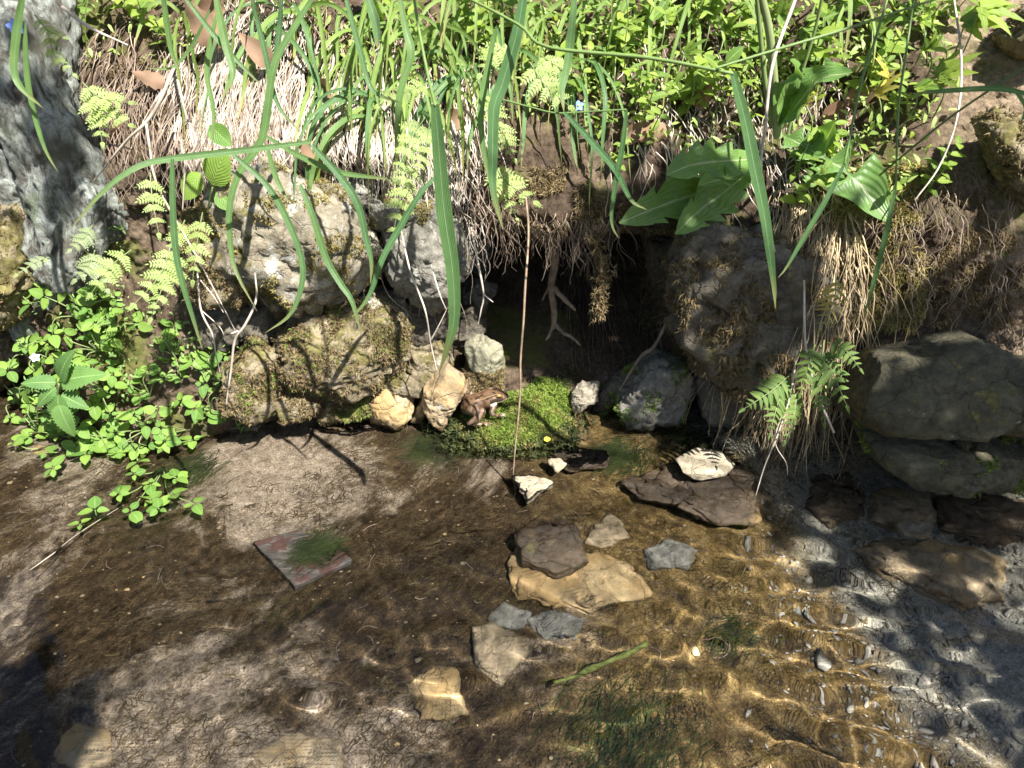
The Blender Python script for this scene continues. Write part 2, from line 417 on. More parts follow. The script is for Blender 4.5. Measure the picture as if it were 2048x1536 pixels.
def axis(fine0, fine1, step, lo, hi, coarse):
    return np.concatenate([np.arange(lo, fine0, coarse), np.arange(fine0, fine1, step), np.arange(fine1, hi + 1e-6, coarse)])
xs = axis(-1.25, 1.25, .0042, -3.2, 3.2, .06)
zs = axis(-.14, .86, .0042, -.35, 1.7, .04)
X, Z = np.meshgrid(xs, zs, indexing='ij')
Yb = bank_y(X, Z)
Pb = np.stack([X, Yb, Z], -1).reshape(-1, 3)
fine = .0075 * fbm(Pb, 75, 3, .65, 41) + .004 * np.abs(noise(Pb, 260, 51))
Pb[:, 1] += fine * sst(1.0, .9, Pb[:, 2])
Pb[:, 2] += .005 * noise(Pb, 90, 61)
bank = obj('bank', mesh('bank', Pb, grid_faces(len(xs), len(zs))[:, ::-1], MAT['soil'], smooth=True))
props(bank, 'crumbly brown earth bank rising behind the stream', 'bank', kind='structure'); receiver(bank)
# meadow ground behind the bank
xg = np.linspace(-9, 9, 40); yg = np.linspace(2.2, 14, 30)
XG, YG = np.meshgrid(xg, yg, indexing='ij')
ZG = 1.66 + .05 * noise(np.stack([XG, YG, XG * 0], -1).reshape(-1, 3), .8, 3).reshape(XG.shape) + .02 * (YG - 2.2)
meadow = obj('ground', mesh('ground', np.stack([XG, YG, ZG], -1).reshape(-1, 3), grid_faces(40, 30), MAT['soil']))
props(meadow, 'earth ground above and behind the bank', 'ground', kind='structure')

# ---------------------------------------------------------------- stream bed and water
def bed_z(x, y):
    x = np.asarray(x, float); y = np.asarray(y, float)
    sh = np.broadcast(x, y).shape
    x = np.broadcast_to(x, sh).ravel(); y = np.broadcast_to(y, sh).ravel()
    z = -np.interp(y, [-2, -.9, -.45, -.12, .0, .4], [.11, .10, .07, .035, .016, .016])
    z = z - .075 * sst(.25, .6, x - .15 * (y + .4)) * sst(.05, -.2, y)
    P = np.stack([x, y, y * 0], -1)
    z = z + .02 * fbm(P, 5, 2, .5, 71) + .006 * fbm(P, 22, 3, .6, 81)
    return np.minimum(z, -.006).reshape(sh)
xs = axis(-1.2, 1.2, .006, -3.2, 3.2, .08); ys = axis(-1.0, .1, .006, -3.0, .6, .05)
X, Y = np.meshgrid(xs, ys, indexing='ij')
Pd = np.stack([X, Y, bed_z(X, Y)], -1).reshape(-1, 3)
Pd[:, 2] += .003 * fbm(Pd, 90, 2, .6, 91)
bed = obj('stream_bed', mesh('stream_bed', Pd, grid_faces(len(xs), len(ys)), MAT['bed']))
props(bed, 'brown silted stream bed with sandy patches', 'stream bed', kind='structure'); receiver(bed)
def wave(x, y):
    P = np.stack([x.ravel(), y.ravel(), x.ravel() * 0], -1)
    amp = .30 + 1.0 * sst(-.12, -.5, y.ravel()) * sst(-.75, -.05, x.ravel()) + .15 * sst(.25, .6, x.ravel()) * sst(.0, -.25, y.ravel())
    w = 0
    rr = np.random.default_rng(3)
    W1 = np.stack([noise(P, 5, 201), noise(P, 5, 202), P[:, 0] * 0], -1) * .055 + np.stack([noise(P, 14, 203), noise(P, 14, 204), P[:, 0] * 0], -1) * .012
    Q = P + W1
    for k in range(20):
        lam = .024 * (3.4 ** rr.uniform(0, 1)); a = rr.normal(math.radians(75), 1.1); ph = rr.uniform(0, 6.28)
        env = np.clip(noise(P, 6, 140 + k) * 2.2 + .35, 0, 1.6)
        w = w + env * (lam / .1) ** 2 * .00165 * np.sin(2 * math.pi / lam * (Q[:, 0] * math.cos(a) + Q[:, 1] * math.sin(a)) + ph)
    w = w + .0007 * noise(P, 17, 120) + .00025 * noise(P, 40, 121)
    return (w * amp * (1 - .5 * sst(.38, .62, x.ravel()))).reshape(x.shape)
xs = axis(-1.2, 1.2, .0048, -3.2, 3.2, .08); ys = axis(-1.0, .12, .0048, -3.0, .6, .05)
X, Y = np.meshgrid(xs, ys, indexing='ij')
Pw = np.stack([X, Y, wave(X, Y)], -1).reshape(-1, 3)
water = obj('water', mesh('water', Pw, grid_faces(len(xs), len(ys)), MAT['water']))
props(water, 'clear rippled shallow stream water', 'water', kind='structure')
water.cycles.is_caustics_caster = True

# ================================================================ generators
import bmesh
_ico = {}
def ico(n):
    if n not in _ico:
        bm = bmesh.new(); bmesh.ops.create_icosphere(bm, subdivisions=n, radius=1.0)
        bm.verts.ensure_lookup_table()
        V = np.array([v.co[:] for v in bm.verts]); F = np.array([[v.index for v in f.verts] for f in bm.faces]); bm.free()
        _ico[n] = (V, F)
    return _ico[n]
def poly_radius(poly, th):
    """distance from the origin to a star-shaped polygon in direction th"""
    out = np.zeros_like(th); d = np.stack([np.cos(th), np.sin(th)], -1)
    n = len(poly); best = np.zeros_like(th)
    for i in range(n):
        a = poly[i]; b = poly[(i + 1) % n]; e = b - a
        den = d[:, 0] * e[1] - d[:, 1] * e[0]; den = np.where(np.abs(den) < 1e-9, 1e-9, den)
        t = (a[0] * e[1] - a[1] * e[0]) / den
        s = (a[0] * d[:, 1] - a[1] * d[:, 0]) / den
        ok = (t > 0) & (s >= -1e-6) & (s <= 1 + 1e-6)
        best = np.where(ok & (t > best), t, best)
    return np.where(best <= 0, np.median(np.linalg.norm(poly, axis=1)), best)
ROCKS = []
def rock(name, poly, T, mat, label, mode='wall', Y=None, Z=None, push=0.3, sub=5, rough=1.5, box=4.5, facets=14, group=None, tilt=0.0, seed=0, cat='rock', wet=False):
    poly = np.array(poly, float); c = poly.mean(0); poly = c + (poly - c) * (1.07 if mode == 'wall' else 1.02)
    if mode == 'wall':
        if Y is None:
            Y = on_bank(*c)[0, 1] - T * push
        W = np.array([at(p[0], p[1], Y) for p in poly]); U = W[:, [0, 2]]
        cen = U.mean(0); A = np.array([1, 0, 0.]); Bv = np.array([0, math.sin(tilt), math.cos(tilt)]); Nn = np.array([0, -math.cos(tilt), math.sin(tilt)])
        C0 = np.array([cen[0], Y, cen[1]])
    else:
        if Z is None:
            Z = 0.0
            for _ in range(4):
                q = bed_at(c[0], c[1], Z); Z = float(bed_z(q[0], q[1])) - T * .12
        T = T * .8
        W = np.array([bed_at(p[0], p[1], Z) for p in poly]); U = W[:, [0, 1]]
        cen = U.mean(0); A = np.array([1, 0, 0.]); Bv = np.array([0, 1., 0]); Nn = np.array([0, 0, 1.])
        C0 = np.array([cen[0], cen[1], Z])
    q = U - cen
    V, F = ico(sub)
    rr = np.random.default_rng(seed + int(abs(c[0]) * 7 + abs(c[1]) * 13))
    rho = np.hypot(V[:, 0], V[:, 1]); k = (rho ** box + np.abs(V[:, 2]) ** box) ** (-1 / box)
    S = V * k[:, None]
    if facets:
        # broken faces: a random convex block, softened a little by the rounded form
        K = facets + 6; nk = unit(rr.normal(size=(K, 3)) * [1, 1, .9]); dk = rr.uniform(.74, .98, K)
        if mode != 'wall': nk = np.concatenate([nk, [[rr.normal(0, .08), rr.normal(0, .08), 1.0]]]); dk = np.append(dk, .62)
        dd = V @ unit(nk).T; rb = np.min(np.where(dd > .05, dk / np.maximum(dd, .05), 9.0), axis=1)
        rs_ = np.linalg.norm(S, axis=1); rb = np.minimum(rb * 1.13, rs_ * 1.05)
        S = V * (.85 * rb + .15 * rs_)[:, None]
    th = np.arctan2(S[:, 1], S[:, 0]); R = poly_radius(q, th); rho = np.hypot(S[:, 0], S[:, 1])
    size = np.mean(np.linalg.norm(q, axis=1))
    P = C0 + (rho * R * np.cos(th))[:, None] * A + (rho * R * np.sin(th))[:, None] * Bv + (S[:, 2] * T)[:, None] * Nn
    off = np.array([rr.uniform(0, 50)] * 3)
    dirv = S / (np.linalg.norm(S, axis=1, keepdims=True) + 1e-6)
    D = dirv[:, :1] * A + dirv[:, 1:2] * Bv + dirv[:, 2:] * Nn
    f0 = 1.0 / size
    h = .045 * size * fbm(P + off, f0 * 1.6, 2, .5) + .045 * size * (np.abs(noise(P + off, f0 * 3.5, 9)) - .2) + .02 * size * noise(P + off, f0 * 9, 10)
    tr = fbm(P + off, f0 * 2.6, 2, .5, 19) * 5; h = h + .035 * size * (np.floor(tr) + sst(.35, .65, tr - np.floor(tr)) - tr * .4) * .6
    strat = np.abs(noise((P + off) * [.35, .35, 1.0], f0 * 7, 14)); h = h - .07 * size * sst(.10, .0, strat)
    h = h + .004 * fbm(P + off, 70, 2, .6, 12)
    P = P + D * (h * rough * (1 if size > .07 else .62))[:, None]
    o = empty(name, tuple(C0), label, cat, group) if False else obj(name, mesh(name, P - C0, F, MAT[mat]))
    o.location = C0
    props(o, label, cat, group)
    if mode != 'wall' or wet: receiver(o)
    o['_T'] = T
    del o['_T']
    ROCKS.append(o)
    return o
def surf_sample(o, n, up=-1.0, seed=0, thr=None, freq=20):
    me = o.data; k = len(me.polygons)
    c = np.empty(k * 3); nn = np.empty(k * 3); a = np.empty(k)
    me.polygons.foreach_get('center', c); me.polygons.foreach_get('normal', nn); me.polygons.foreach_get('area', a)
    c = c.reshape(-1, 3) + np.array(o.location); nn = nn.reshape(-1, 3)
    w = a * (nn[:, 2] * .6 - nn[:, 1] * .8 > up)
    if thr is not None: w = w * (fbm(c, freq, 3, .6, 77) > thr)
    if w.sum() <= 0: return np.zeros((0, 3)), np.zeros((0, 3))
    r = np.random.default_rng(seed); i = r.choice(k, n, p=w / w.sum())
    return c[i] + r.normal(0, .6, (n, 3)) * np.sqrt(a[i])[:, None] * .6, nn[i]
def unit(v): return v / (np.linalg.norm(v, axis=-1, keepdims=True) + 1e-9)
def tufts(P, Nn, h, w, k=4, spread=.8, bend=.4, seed=0, hvar=.5):
    """little pointed moss leaves: k bent blades per point, 3 triangles each -> V, F"""
    r = np.random.default_rng(seed); n = len(P)
    P = np.repeat(P, k, 0); Nn = np.repeat(Nn, k, 0); m = n * k
    d = unit(Nn + spread * r.normal(size=(m, 3))); s = unit(np.cross(d, r.normal(size=(m, 3))))
    H = h * (1 + hvar * r.uniform(-1, 1, m))[:, None]; Wd = w * r.uniform(.6, 1.3, m)[:, None]
    d2 = unit(d + bend * np.array([0, 0, -1.]) + bend * .5 * r.normal(size=(m, 3)))
    b = P - d * H * .15 + .3 * w * r.normal(size=(m, 3))
    V = np.stack([b - s * Wd * .5, b + s * Wd * .5, b + d * H * .55 - s * Wd * .45, b + d * H * .55 + s * Wd * .45, b + d * H * .55 + d2 * H * .5], 1).reshape(-1, 3)
    i = np.arange(m)[:, None] * 5
    F = np.concatenate([i + [0, 1, 3], i + [0, 3, 2], i + [2, 3, 4]], 0)
    return V, F
def join(parts):
    Vs, Fs, o = [], [], 0
    for V, F in parts:
        if len(V) == 0: continue
        Vs.append(V); Fs.append(np.asarray(F) + o); o += len(V)
    return np.concatenate(Vs), np.concatenate(Fs)
def spline(pts, n):
    P = np.asarray(pts, float)
    if len(P) == 2:
        return P[0] + (P[1] - P[0]) * np.linspace(0, 1, n)[:, None]
    Q = np.concatenate([[2 * P[0] - P[1]], P, [2 * P[-1] - P[-2]]])
    seg = np.linalg.norm(np.diff(P, axis=0), axis=1); cum = np.concatenate([[0], np.cumsum(seg)])
    s = np.linspace(0, cum[-1], n); i = np.clip(np.searchsorted(cum, s, 'right') - 1, 0, len(P) - 2)
    t = ((s - cum[i]) / np.maximum(seg[i], 1e-9))[:, None]
    a, b, c, d = Q[i], Q[i + 1], Q[i + 2], Q[i + 3]
    return .5 * (2 * b + (c - a) * t + (2 * a - 5 * b + 4 * c - d) * t * t + (3 * b - a - 3 * c + d) * t ** 3)
def tube(pts, rad, sides=6, n=None, cap=True):
    P = spline(pts, n) if n else np.asarray(pts, float)
    n = len(P); T = unit(np.gradient(P, axis=0)); r = np.interp(np.linspace(0, 1, n), np.linspace(0, 1, len(np.atleast_1d(rad))), np.atleast_1d(rad))
    ref = np.array([.3, .9, .2]); A = unit(np.cross(T, ref)); Bv = np.cross(T, A)
    th = np.linspace(0, 2 * math.pi, sides, endpoint=False)
    V = P[:, None] + r[:, None, None] * (np.cos(th)[None, :, None] * A[:, None] + np.sin(th)[None, :, None] * Bv[:, None])
    V = V.reshape(-1, 3)
    i = np.arange(n - 1)[:, None] * sides; j = np.arange(sides)[None]
    a = i + j; b = i + (j + 1) % sides
    F = np.stack([a, b, b + sides, a + sides], -1).reshape(-1, 4)
    F = np.concatenate([F[:, [0, 1, 2]], F[:, [0, 2, 3]]])
    if cap:
        V = np.concatenate([V, P[-1:] + T[-1:] * r[-1]]); e = (n - 1) * sides
        F = np.concatenate([F, np.stack([e + np.arange(sides), e + (np.arange(sides) + 1) % sides, np.full(sides, len(V) - 1)], -1)])
    return V, F
def ribbon(pts, width, n=22, face=(0, -1, .35), twist=0.0, crease=.22, prof=None, twist0=0.0):
    """grass blade: creased ribbon along a curve, with uv"""
    P = spline(pts, n); T = unit(np.gradient(P, axis=0)); s = np.linspace(0, 1, n)
    f = np.array(face, float); side = unit(np.cross(T, f)); nor = np.cross(side, T)
    a = twist0 + twist * s
    S = side * np.cos(a)[:, None] + nor * np.sin(a)[:, None]; Nn = np.cross(S, T)
    if prof is None: prof = ([0, .08, .35, .7, .9, 1], [.45, .7, 1, .8, .42, .03])
    w = width * np.interp(s, *prof)
    us = np.array([-1, -.5, 0, .5, 1])
    V = P[:, None] + us[None, :, None] * .5 * w[:, None, None] * S[:, None] + (np.abs(us)[None, :, None] * crease * .5 * w[:, None, None]) * Nn[:, None]
    UV = np.stack(np.broadcast_arrays((us[None] + 1) / 2, s[:, None]), -1).reshape(-1, 2)
    return V.reshape(-1, 3), grid_faces(n, 5), UV

# ================================================================ more materials
MAT['moss_green'] = mat_plain('moss_green', [(.10, .16, .025), (.19, .27, .045), (.30, .38, .08)], 55, .7, .3, trans=.25)
MAT['moss_gold'] = mat_plain('moss_gold', [(.16, .13, .04), (.30, .25, .085), (.42, .37, .15)], 55, .8, .25, trans=.2)
MAT['moss_brown'] = mat_plain('moss_brown', [(.09, .065, .03), (.20, .15, .075), (.30, .24, .13)], 55, .85, .2, trans=.1)
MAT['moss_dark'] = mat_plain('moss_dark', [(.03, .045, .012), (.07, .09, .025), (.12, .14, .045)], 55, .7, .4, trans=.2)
MAT['straw'] = mat_plain('straw', [(.33, .27, .21), (.54, .47, .39), (.74, .67, .58)], 30, .7, .3, trans=.1)
MAT['straw_tan'] = mat_plain('straw_tan', [(.30, .22, .12), (.50, .39, .23), (.68, .56, .38)], 30, .7, .3, trans=.1)
MAT['straw_dark'] = mat_plain('straw_dark', [(.11, .08, .06), (.24, .18, .135), (.40, .32, .25)], 30, .8, .25)
MAT['stem_brown'] = mat_plain('stem_brown', [(.16, .10, .07), (.26, .18, .12), (.36, .27, .19)], 60, .7, .3, island=False)
MAT['root'] = mat_plain('root', [(.10, .075, .055), (.20, .155, .115), (.33, .27, .21)], 60, .85, .2, bumpd=.002, island=False)
MAT['algae'] = mat_plain('algae', [(.035, .025, .012), (.085, .060, .028), (.17, .125, .06)], 25, .8, .2, trans=.2)
MAT['algae_green'] = mat_plain('algae_green', [(.014, .026, .005), (.035, .055, .010), (.07, .10, .022)], 25, .7, .3, trans=.3)
MAT['dead_leaf'] = mat_leaf('dead_leaf', (.17, .095, .06), (.30, .20, .135), .15, 0, rough=.8)
MAT['pebble'] = mat_plain('pebble', [(.17, .16, .13), (.31, .295, .24), (.46, .43, .36)], 60, .8, .3, bumpd=.001)
def mat_board():
    m, nt, n, l, b = newmat('painted_board')
    co = coords(nt)
    mp = N(nt, 'Mapping'); l.new(co, mp.inputs[0]); mp.inputs['Scale'].default_value = (1, 8, 1); mp.inputs['Rotation'].default_value = (0, 0, math.radians(38))
    g = ntex(nt, mp.outputs[0], 16, 6, .7)
    wood = ramp(nt, g, [(.35, (.04, .035, .03)), (.5, (.11, .095, .08)), (.65, (.22, .195, .165))])
    k = N(nt, 'Math', operation='MULTIPLY_ADD'); l.new(g, k.inputs[0]); k.inputs[1].default_value = .5; l.new(ntex(nt, co, 24, 4, .6), k.inputs[2])
    c = mixc(nt, sub01(nt, k.outputs[0], .76, .82), wood, mixc(nt, g, (.065, .032, .025), (.12, .06, .047)))
    l.new(c, b.inputs['Base Color']); b.inputs['Roughness'].default_value = .8
    bump(nt, g, b, .6, .003); return m
MAT['board'] = mat_board()

# ================================================================ the tree root at the left
def gnarl(pts, rad, sides, n, amp, seed):
    V, F = tube(pts, rad, sides, n)
    P = spline(pts, n); c = np.repeat(P, sides, 0); c = np.concatenate([c, P[-1:]])
    D = unit(V - c); q = V * np.array([1, 1, .5])
    V = V + D * (amp * fbm(q, 9, 3, .55, seed) + .45 * amp * np.abs(noise(q, 34, seed + 4)) + .009 * fbm(q, 70, 3, .65, seed + 7))[:, None]
    return V, F
tree_base = at(125, 620, .05)
tree = empty('tree', tuple(tree_base), 'old tree with pale crusty lichen bark flaring into the bank beside the leafy cress', 'tree')
def local(V, o): return np.asarray(V) - np.array(o.location)
V, F = gnarl([at(-330, -520, .35), at(-150, -160, .22), at(0, 60, .10), at(70, 210, .06), at(108, 320, .04), at(122, 400, .02), at(132, 490, .0), at(122, 580, .03), at(105, 660, .07)], [.34, .27, .19, .135, .105, .078, .060, .052, .05, .05], 110, 210, .05, 3)
obj('trunk', mesh('trunk', local(V, tree), F, MAT['bark']), tree)
V, F = gnarl([at(60, 300, .08), at(35, 420, .05), at(60, 520, .06), at(90, 600, .08)], [.08, .045, .035, .03], 48, 80, .022, 12)
obj('root', mesh('root', local(V, tree), F, MAT['bark']), tree)
V, F = gnarl([at(150, 300, .08), at(215, 380, .06), at(228, 470, .05), at(215, 540, .07)], [.07, .045, .035, .03], 48, 80, .022, 15)
obj('root', mesh('root', local(V, tree), F, MAT['bark']), tree)

# ================================================================ rocks in the bank
rock('rock', [(440, 360), (540, 335), (640, 365), (715, 420), (755, 500), (742, 560), (690, 595), (600, 600), (550, 570), (480, 560), (415, 500), (412, 420)], .085, 'rock_pale', 'large whitish lichen-covered rock jutting from the bank under the hanging grass', sub=5, push=.55)
rock('rock', [(513, 565), (560, 545), (605, 570), (602, 612), (565, 630), (525, 612)], .05, 'rock_mossy', 'rounded knob of mossy rock under the large whitish rock', push=.95)
rock('rock', [(372, 440), (420, 405), (470, 460), (515, 560), (500, 600), (430, 595), (385, 560)], .06, 'rock_mossy', 'brown mossy rock behind the ferns beside the whitish rock', push=.5)
rock('rock', [(762, 450), (850, 435), (918, 455), (935, 525), (915, 590), (860, 615), (800, 580), (765, 530)], .06, 'rock_grey', 'grey slab of rock at the left mouth of the dark den', sub=5, push=.45)
rock('rock', [(735, 400), (800, 398), (905, 400), (890, 445), (810, 465), (740, 455)], .05, 'rock_grey', 'flat grey rock above the slab behind dry stems', push=.4)
rock('rock', [(705, 600), (745, 588), (800, 598), (818, 625), (800, 650), (750, 638), (712, 650)], .045, 'rock_pale', 'small flat pale rock wedged on top of the mossy block', push=1.1, facets=9)
rock('rock', [(552, 665), (600, 640), (700, 628), (790, 640), (808, 680), (792, 735), (740, 768), (640, 782), (568, 772), (553, 720)], .075, 'rock_mossy', 'big square mossy block of rock above the waterline', sub=5, push=.7)
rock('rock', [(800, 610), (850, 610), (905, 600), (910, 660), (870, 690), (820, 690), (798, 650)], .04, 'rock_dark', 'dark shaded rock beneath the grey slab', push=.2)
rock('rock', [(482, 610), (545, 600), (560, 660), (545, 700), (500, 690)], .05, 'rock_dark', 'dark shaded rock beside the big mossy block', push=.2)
rock('rock', [(452, 725), (500, 690), (553, 715), (562, 800), (520, 828), (460, 805)], .06, 'rock_mossy', 'upright mossy rock between the cress and the big mossy block', push=.7)
rock('rock', [(556, 785), (620, 775), (642, 800), (615, 832), (570, 828)], .045, 'rock_mossy', 'small mossy stone at the waterline under the big block', push=1.0)
rock('rock', [(640, 785), (735, 772), (762, 800), (700, 832), (650, 828)], .04, 'rock_mossy', 'low mossy stone at the waterline beside the ochre stone', push=.8)
rock('rock', [(735, 792), (775, 772), (826, 790), (822, 822), (796, 852), (745, 836)], .04, 'rock_ochre', 'ochre stone with one flat face at the water edge', push=1.0, facets=10)
rock('rock', [(852, 775), (893, 740), (926, 765), (921, 800), (897, 825), (887, 852), (862, 832), (848, 800)], .032, 'rock_ochre', 'ragged ochre stone standing just behind the frog', push=1.9, facets=10, rough=1.5)
rock('rock', [(822, 835), (850, 788), (862, 800), (846, 838)], .02, 'rock_ochre', 'thin tilted sliver of stone leaning on the ragged ochre stone', push=1.6)
for i, pl in enumerate([[(922, 768), (938, 752), (950, 775), (942, 795), (926, 790)], [(880, 745), (900, 735), (912, 752), (900, 768), (884, 764)]]):
    rock('rock', pl, .016, 'rock_ochre', ['broken ochre fragment between the ragged stone and the frog', 'ochre chip balanced on the tip of the ragged stone'][i], push=2.2, sub=3, seed=i)
rock('rock', [(945, 778), (975, 764), (1002, 770), (998, 792), (960, 800)], .02, 'rock_ochre', 'crumbling ochre stone between the frog and the upright green stone', push=1.5, sub=3)
rock('rock', [(932, 690), (965, 673), (1002, 700), (1007, 735), (985, 757), (955, 748), (940, 722)], .035, 'rock_green', 'upright greenish stone with a sunlit face at the den floor', push=1.5, facets=10)
rock('rock', [(928, 745), (1002, 742), (1000, 775), (938, 778)], .035, 'rock_mossy', 'mossy stone supporting the upright greenish stone', push=1.0)
rock('rock', [(1146, 782), (1165, 763), (1197, 768), (1193, 800), (1166, 815), (1151, 833), (1144, 805)], .016, 'rock_cream', 'pale pointed flat stone standing at the right end of the moss', Y=.0, facets=8)
rock('rock', [(1188, 818), (1200, 780), (1262, 735), (1300, 702), (1312, 715), (1262, 762), (1226, 802), (1200, 826)], .022, 'rock_dark', 'narrow dark slab leaning in the right corner of the den', Y=.02)
rock('rock', [(1238, 792), (1270, 745), (1310, 715), (1362, 720), (1378, 770), (1352, 822), (1290, 850), (1250, 832)], .06, 'rock_grey', 'cracked grey stone in shade below the rock face', Y=-.01)
rock('rock', [(905, 592), (950, 560), (990, 578), (968, 622), (920, 642)], .045, 'rock_grey', 'angular grey rock inside the mouth of the den', push=.6)
rock('rock', [(895, 652), (942, 618), (968, 650), (932, 695), (900, 690)], .045, 'rock_dark', 'dark rock low inside the mouth of the den', push=.6)
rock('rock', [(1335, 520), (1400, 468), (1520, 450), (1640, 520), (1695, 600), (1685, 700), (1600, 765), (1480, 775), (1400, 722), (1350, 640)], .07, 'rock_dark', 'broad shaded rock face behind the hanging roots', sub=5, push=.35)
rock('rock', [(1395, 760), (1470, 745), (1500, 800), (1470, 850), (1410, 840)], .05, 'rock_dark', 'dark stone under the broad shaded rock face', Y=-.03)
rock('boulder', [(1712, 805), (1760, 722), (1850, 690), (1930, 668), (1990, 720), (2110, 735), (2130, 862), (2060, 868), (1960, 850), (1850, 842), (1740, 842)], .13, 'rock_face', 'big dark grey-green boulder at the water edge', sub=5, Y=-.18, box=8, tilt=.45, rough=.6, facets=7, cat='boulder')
rock('boulder', [(1714, 858), (1800, 852), (1950, 866), (2060, 882), (2080, 930), (1990, 946), (1880, 936), (1780, 916), (1735, 896)], .10, 'rock_face', 'lower mossy slab split from the big boulder', sub=5, Y=-.205, box=4, rough=.8, cat='boulder', wet=True)
rock('rock', [(1962, 252), (2000, 225), (2065, 240), (2090, 390), (2045, 425), (1990, 355)], .05, 'rock_mossy', 'brown rock half buried in the sandy slope', push=.5)
rock('rock', [(2005, 75), (2060, 15), (2110, 50), (2090, 125), (2030, 112)], .06, 'rock_mossy', 'brown rock at the top of the sandy slope', push=.5)
rock('rock', [(-40, 430), (35, 418), (72, 500), (62, 625), (20, 645), (-40, 625)], .08, 'rock_mossy', 'mossy brown rock behind the lichen-covered root', push=.3)
rock('rock', [(-40, 690), (30, 665), (66, 720), (25, 765), (-40, 765)], .06, 'rock_mossy', 'low mossy rock at the water behind the cress', push=.6)

for pl, T_, mt_, lab in [
    ([(560, 600), (640, 595), (715, 600), (700, 640), (600, 645), (555, 650)], .05, 'rock_dark', 'dark ledge of rock in the gap under the large whitish rock'),
    ([(820, 690), (880, 680), (905, 730), (880, 760), (825, 760)], .045, 'rock_mossy', 'low mossy rock between the big block and the ragged stone'),
    ([(750, 740), (830, 745), (850, 780), (790, 785), (745, 775)], .04, 'rock_mossy', 'mossy ledge behind the ochre stone'),
    ([(640, 340), (700, 335), (760, 370), (750, 410), (690, 400)], .05, 'rock_grey', 'grey rock jammed above the large whitish rock'),
    ([(400, 600), (470, 590), (500, 650), (470, 700), (410, 680)], .05, 'rock_dark', 'shaded rock behind the drooping fronds and cress'),
    ([(925, 450), (975, 455), (985, 520), (945, 560), (922, 520)], .05, 'rock_grey', 'grey rock at the upper left corner of the den'),
    ([(1290, 470), (1350, 455), (1370, 540), (1340, 620), (1300, 560)], .05, 'rock_dark', 'dark rock at the upper right corner of the den'),
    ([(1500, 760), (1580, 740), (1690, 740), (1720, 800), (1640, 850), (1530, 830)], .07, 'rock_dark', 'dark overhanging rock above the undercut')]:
    rock('rock', pl, T_, mt_, lab, push=.35)
# ================================================================ stones in and under the water
rock('stone', [(1250, 965), (1300, 935), (1370, 930), (1480, 930), (1518, 950), (1512, 1040), (1430, 1045), (1350, 1015), (1280, 1000)], .03, 'rock_wet', 'wet reddish-brown slab at the surface carrying the smooth pale stone', 'flat', Z=-.028, sub=5, box=6, cat='stone')
rock('stone', [(1350, 922), (1390, 900), (1440, 907), (1467, 930), (1450, 948), (1400, 957), (1365, 947)], .016, 'rock_tan', 'smooth oval pale stone lying on the wet slab', 'flat', Z=.012, rough=.35, box=2.4, facets=2, cat='stone')
rock('stone', [(1024, 955), (1060, 950), (1107, 970), (1075, 990), (1055, 1003)], .018, 'rock_tan', 'pale triangular stone under the tip of the long dangling stem', 'flat', Z=-.008, box=5, cat='stone')
rock('stone', [(1094, 925), (1115, 917), (1134, 930), (1115, 946)], .01, 'rock_tan', 'tiny pale stone on the slab below the moss cushion', 'flat', Z=-.001, sub=3, cat='stone')
rock('stone', [(1100, 905), (1150, 895), (1220, 905), (1210, 935), (1140, 940)], .02, 'rock_wet', 'wet brown stone below the moss cushion', 'flat', Z=-.014, cat='stone')
rock('stone', [(1000, 1135), (1030, 1090), (1090, 1080), (1180, 1110), (1260, 1140), (1305, 1190), (1240, 1215), (1100, 1228), (1035, 1200)], .035, 'rock_amber', 'amber slab under water lit by ripples of light', 'flat', sub=5, box=5, cat='stone')
rock('stone', [(1032, 1075), (1085, 1035), (1150, 1060), (1172, 1120), (1110, 1150), (1045, 1125)], .034, 'rock_wet', 'wet dark purplish stone just breaking the water surface', 'flat', Z=-.03, sub=5, cat='stone', rough=1.2)
rock('stone', [(1168, 1088), (1200, 1045), (1215, 1028), (1250, 1050), (1256, 1077), (1200, 1092)], .018, 'rock_sub', 'pale stone with one pointed corner under water beside the dark stone', 'flat', cat='stone')
rock('stone', [(943, 1268), (985, 1250), (1050, 1290), (1056, 1312), (1000, 1367), (960, 1342)], .035, 'rock_sub', 'large pale angular stone under water', 'flat', facets=9, cat='stone')
rock('stone', [(813, 1372), (860, 1340), (900, 1345), (937, 1390), (937, 1437), (890, 1457), (850, 1442)], .025, 'rock_amber', 'rounded golden stone under water', 'flat', box=5, cat='stone')
rock('stone', [(1700, 1112), (1760, 1090), (1900, 1095), (2008, 1130), (2003, 1200), (1940, 1228), (1840, 1185), (1730, 1152)], .06, 'rock_sub', 'long tan slab on the gravel of the pool', 'flat', sub=5, box=5, cat='stone')
rock('stone', [(1605, 965), (1660, 945), (1722, 960), (1725, 1030), (1660, 1052), (1610, 1030)], .05, 'rock_wet', 'squarish brown stone in the shaded water under the overhang', 'flat', box=5, cat='stone')
rock('stone', [(1730, 990), (1790, 975), (1862, 1000), (1865, 1050), (1800, 1065), (1735, 1045)], .05, 'rock_sub', 'broad tan stone next to the small cream one in the shaded water', 'flat', box=5, cat='stone')
rock('stone', [(1788, 1052), (1830, 1045), (1862, 1055), (1855, 1072), (1810, 1072)], .018, 'rock_cream', 'small cream stone on the shaded tan one', 'flat', Z=-.05, cat='stone')
rock('stone', [(1870, 1010), (1950, 990), (2060, 1010), (2070, 1080), (1960, 1090), (1885, 1060)], .05, 'rock_wet', 'dark brown stone under water below the split boulder', 'flat', box=4, cat='stone')
rock('stone', [(1056, 1240), (1100, 1225), (1165, 1240), (1150, 1278), (1090, 1282)], .02, 'rock_bluegrey', 'blue-grey stone under water beyond the pale angular one', 'flat', cat='stone')
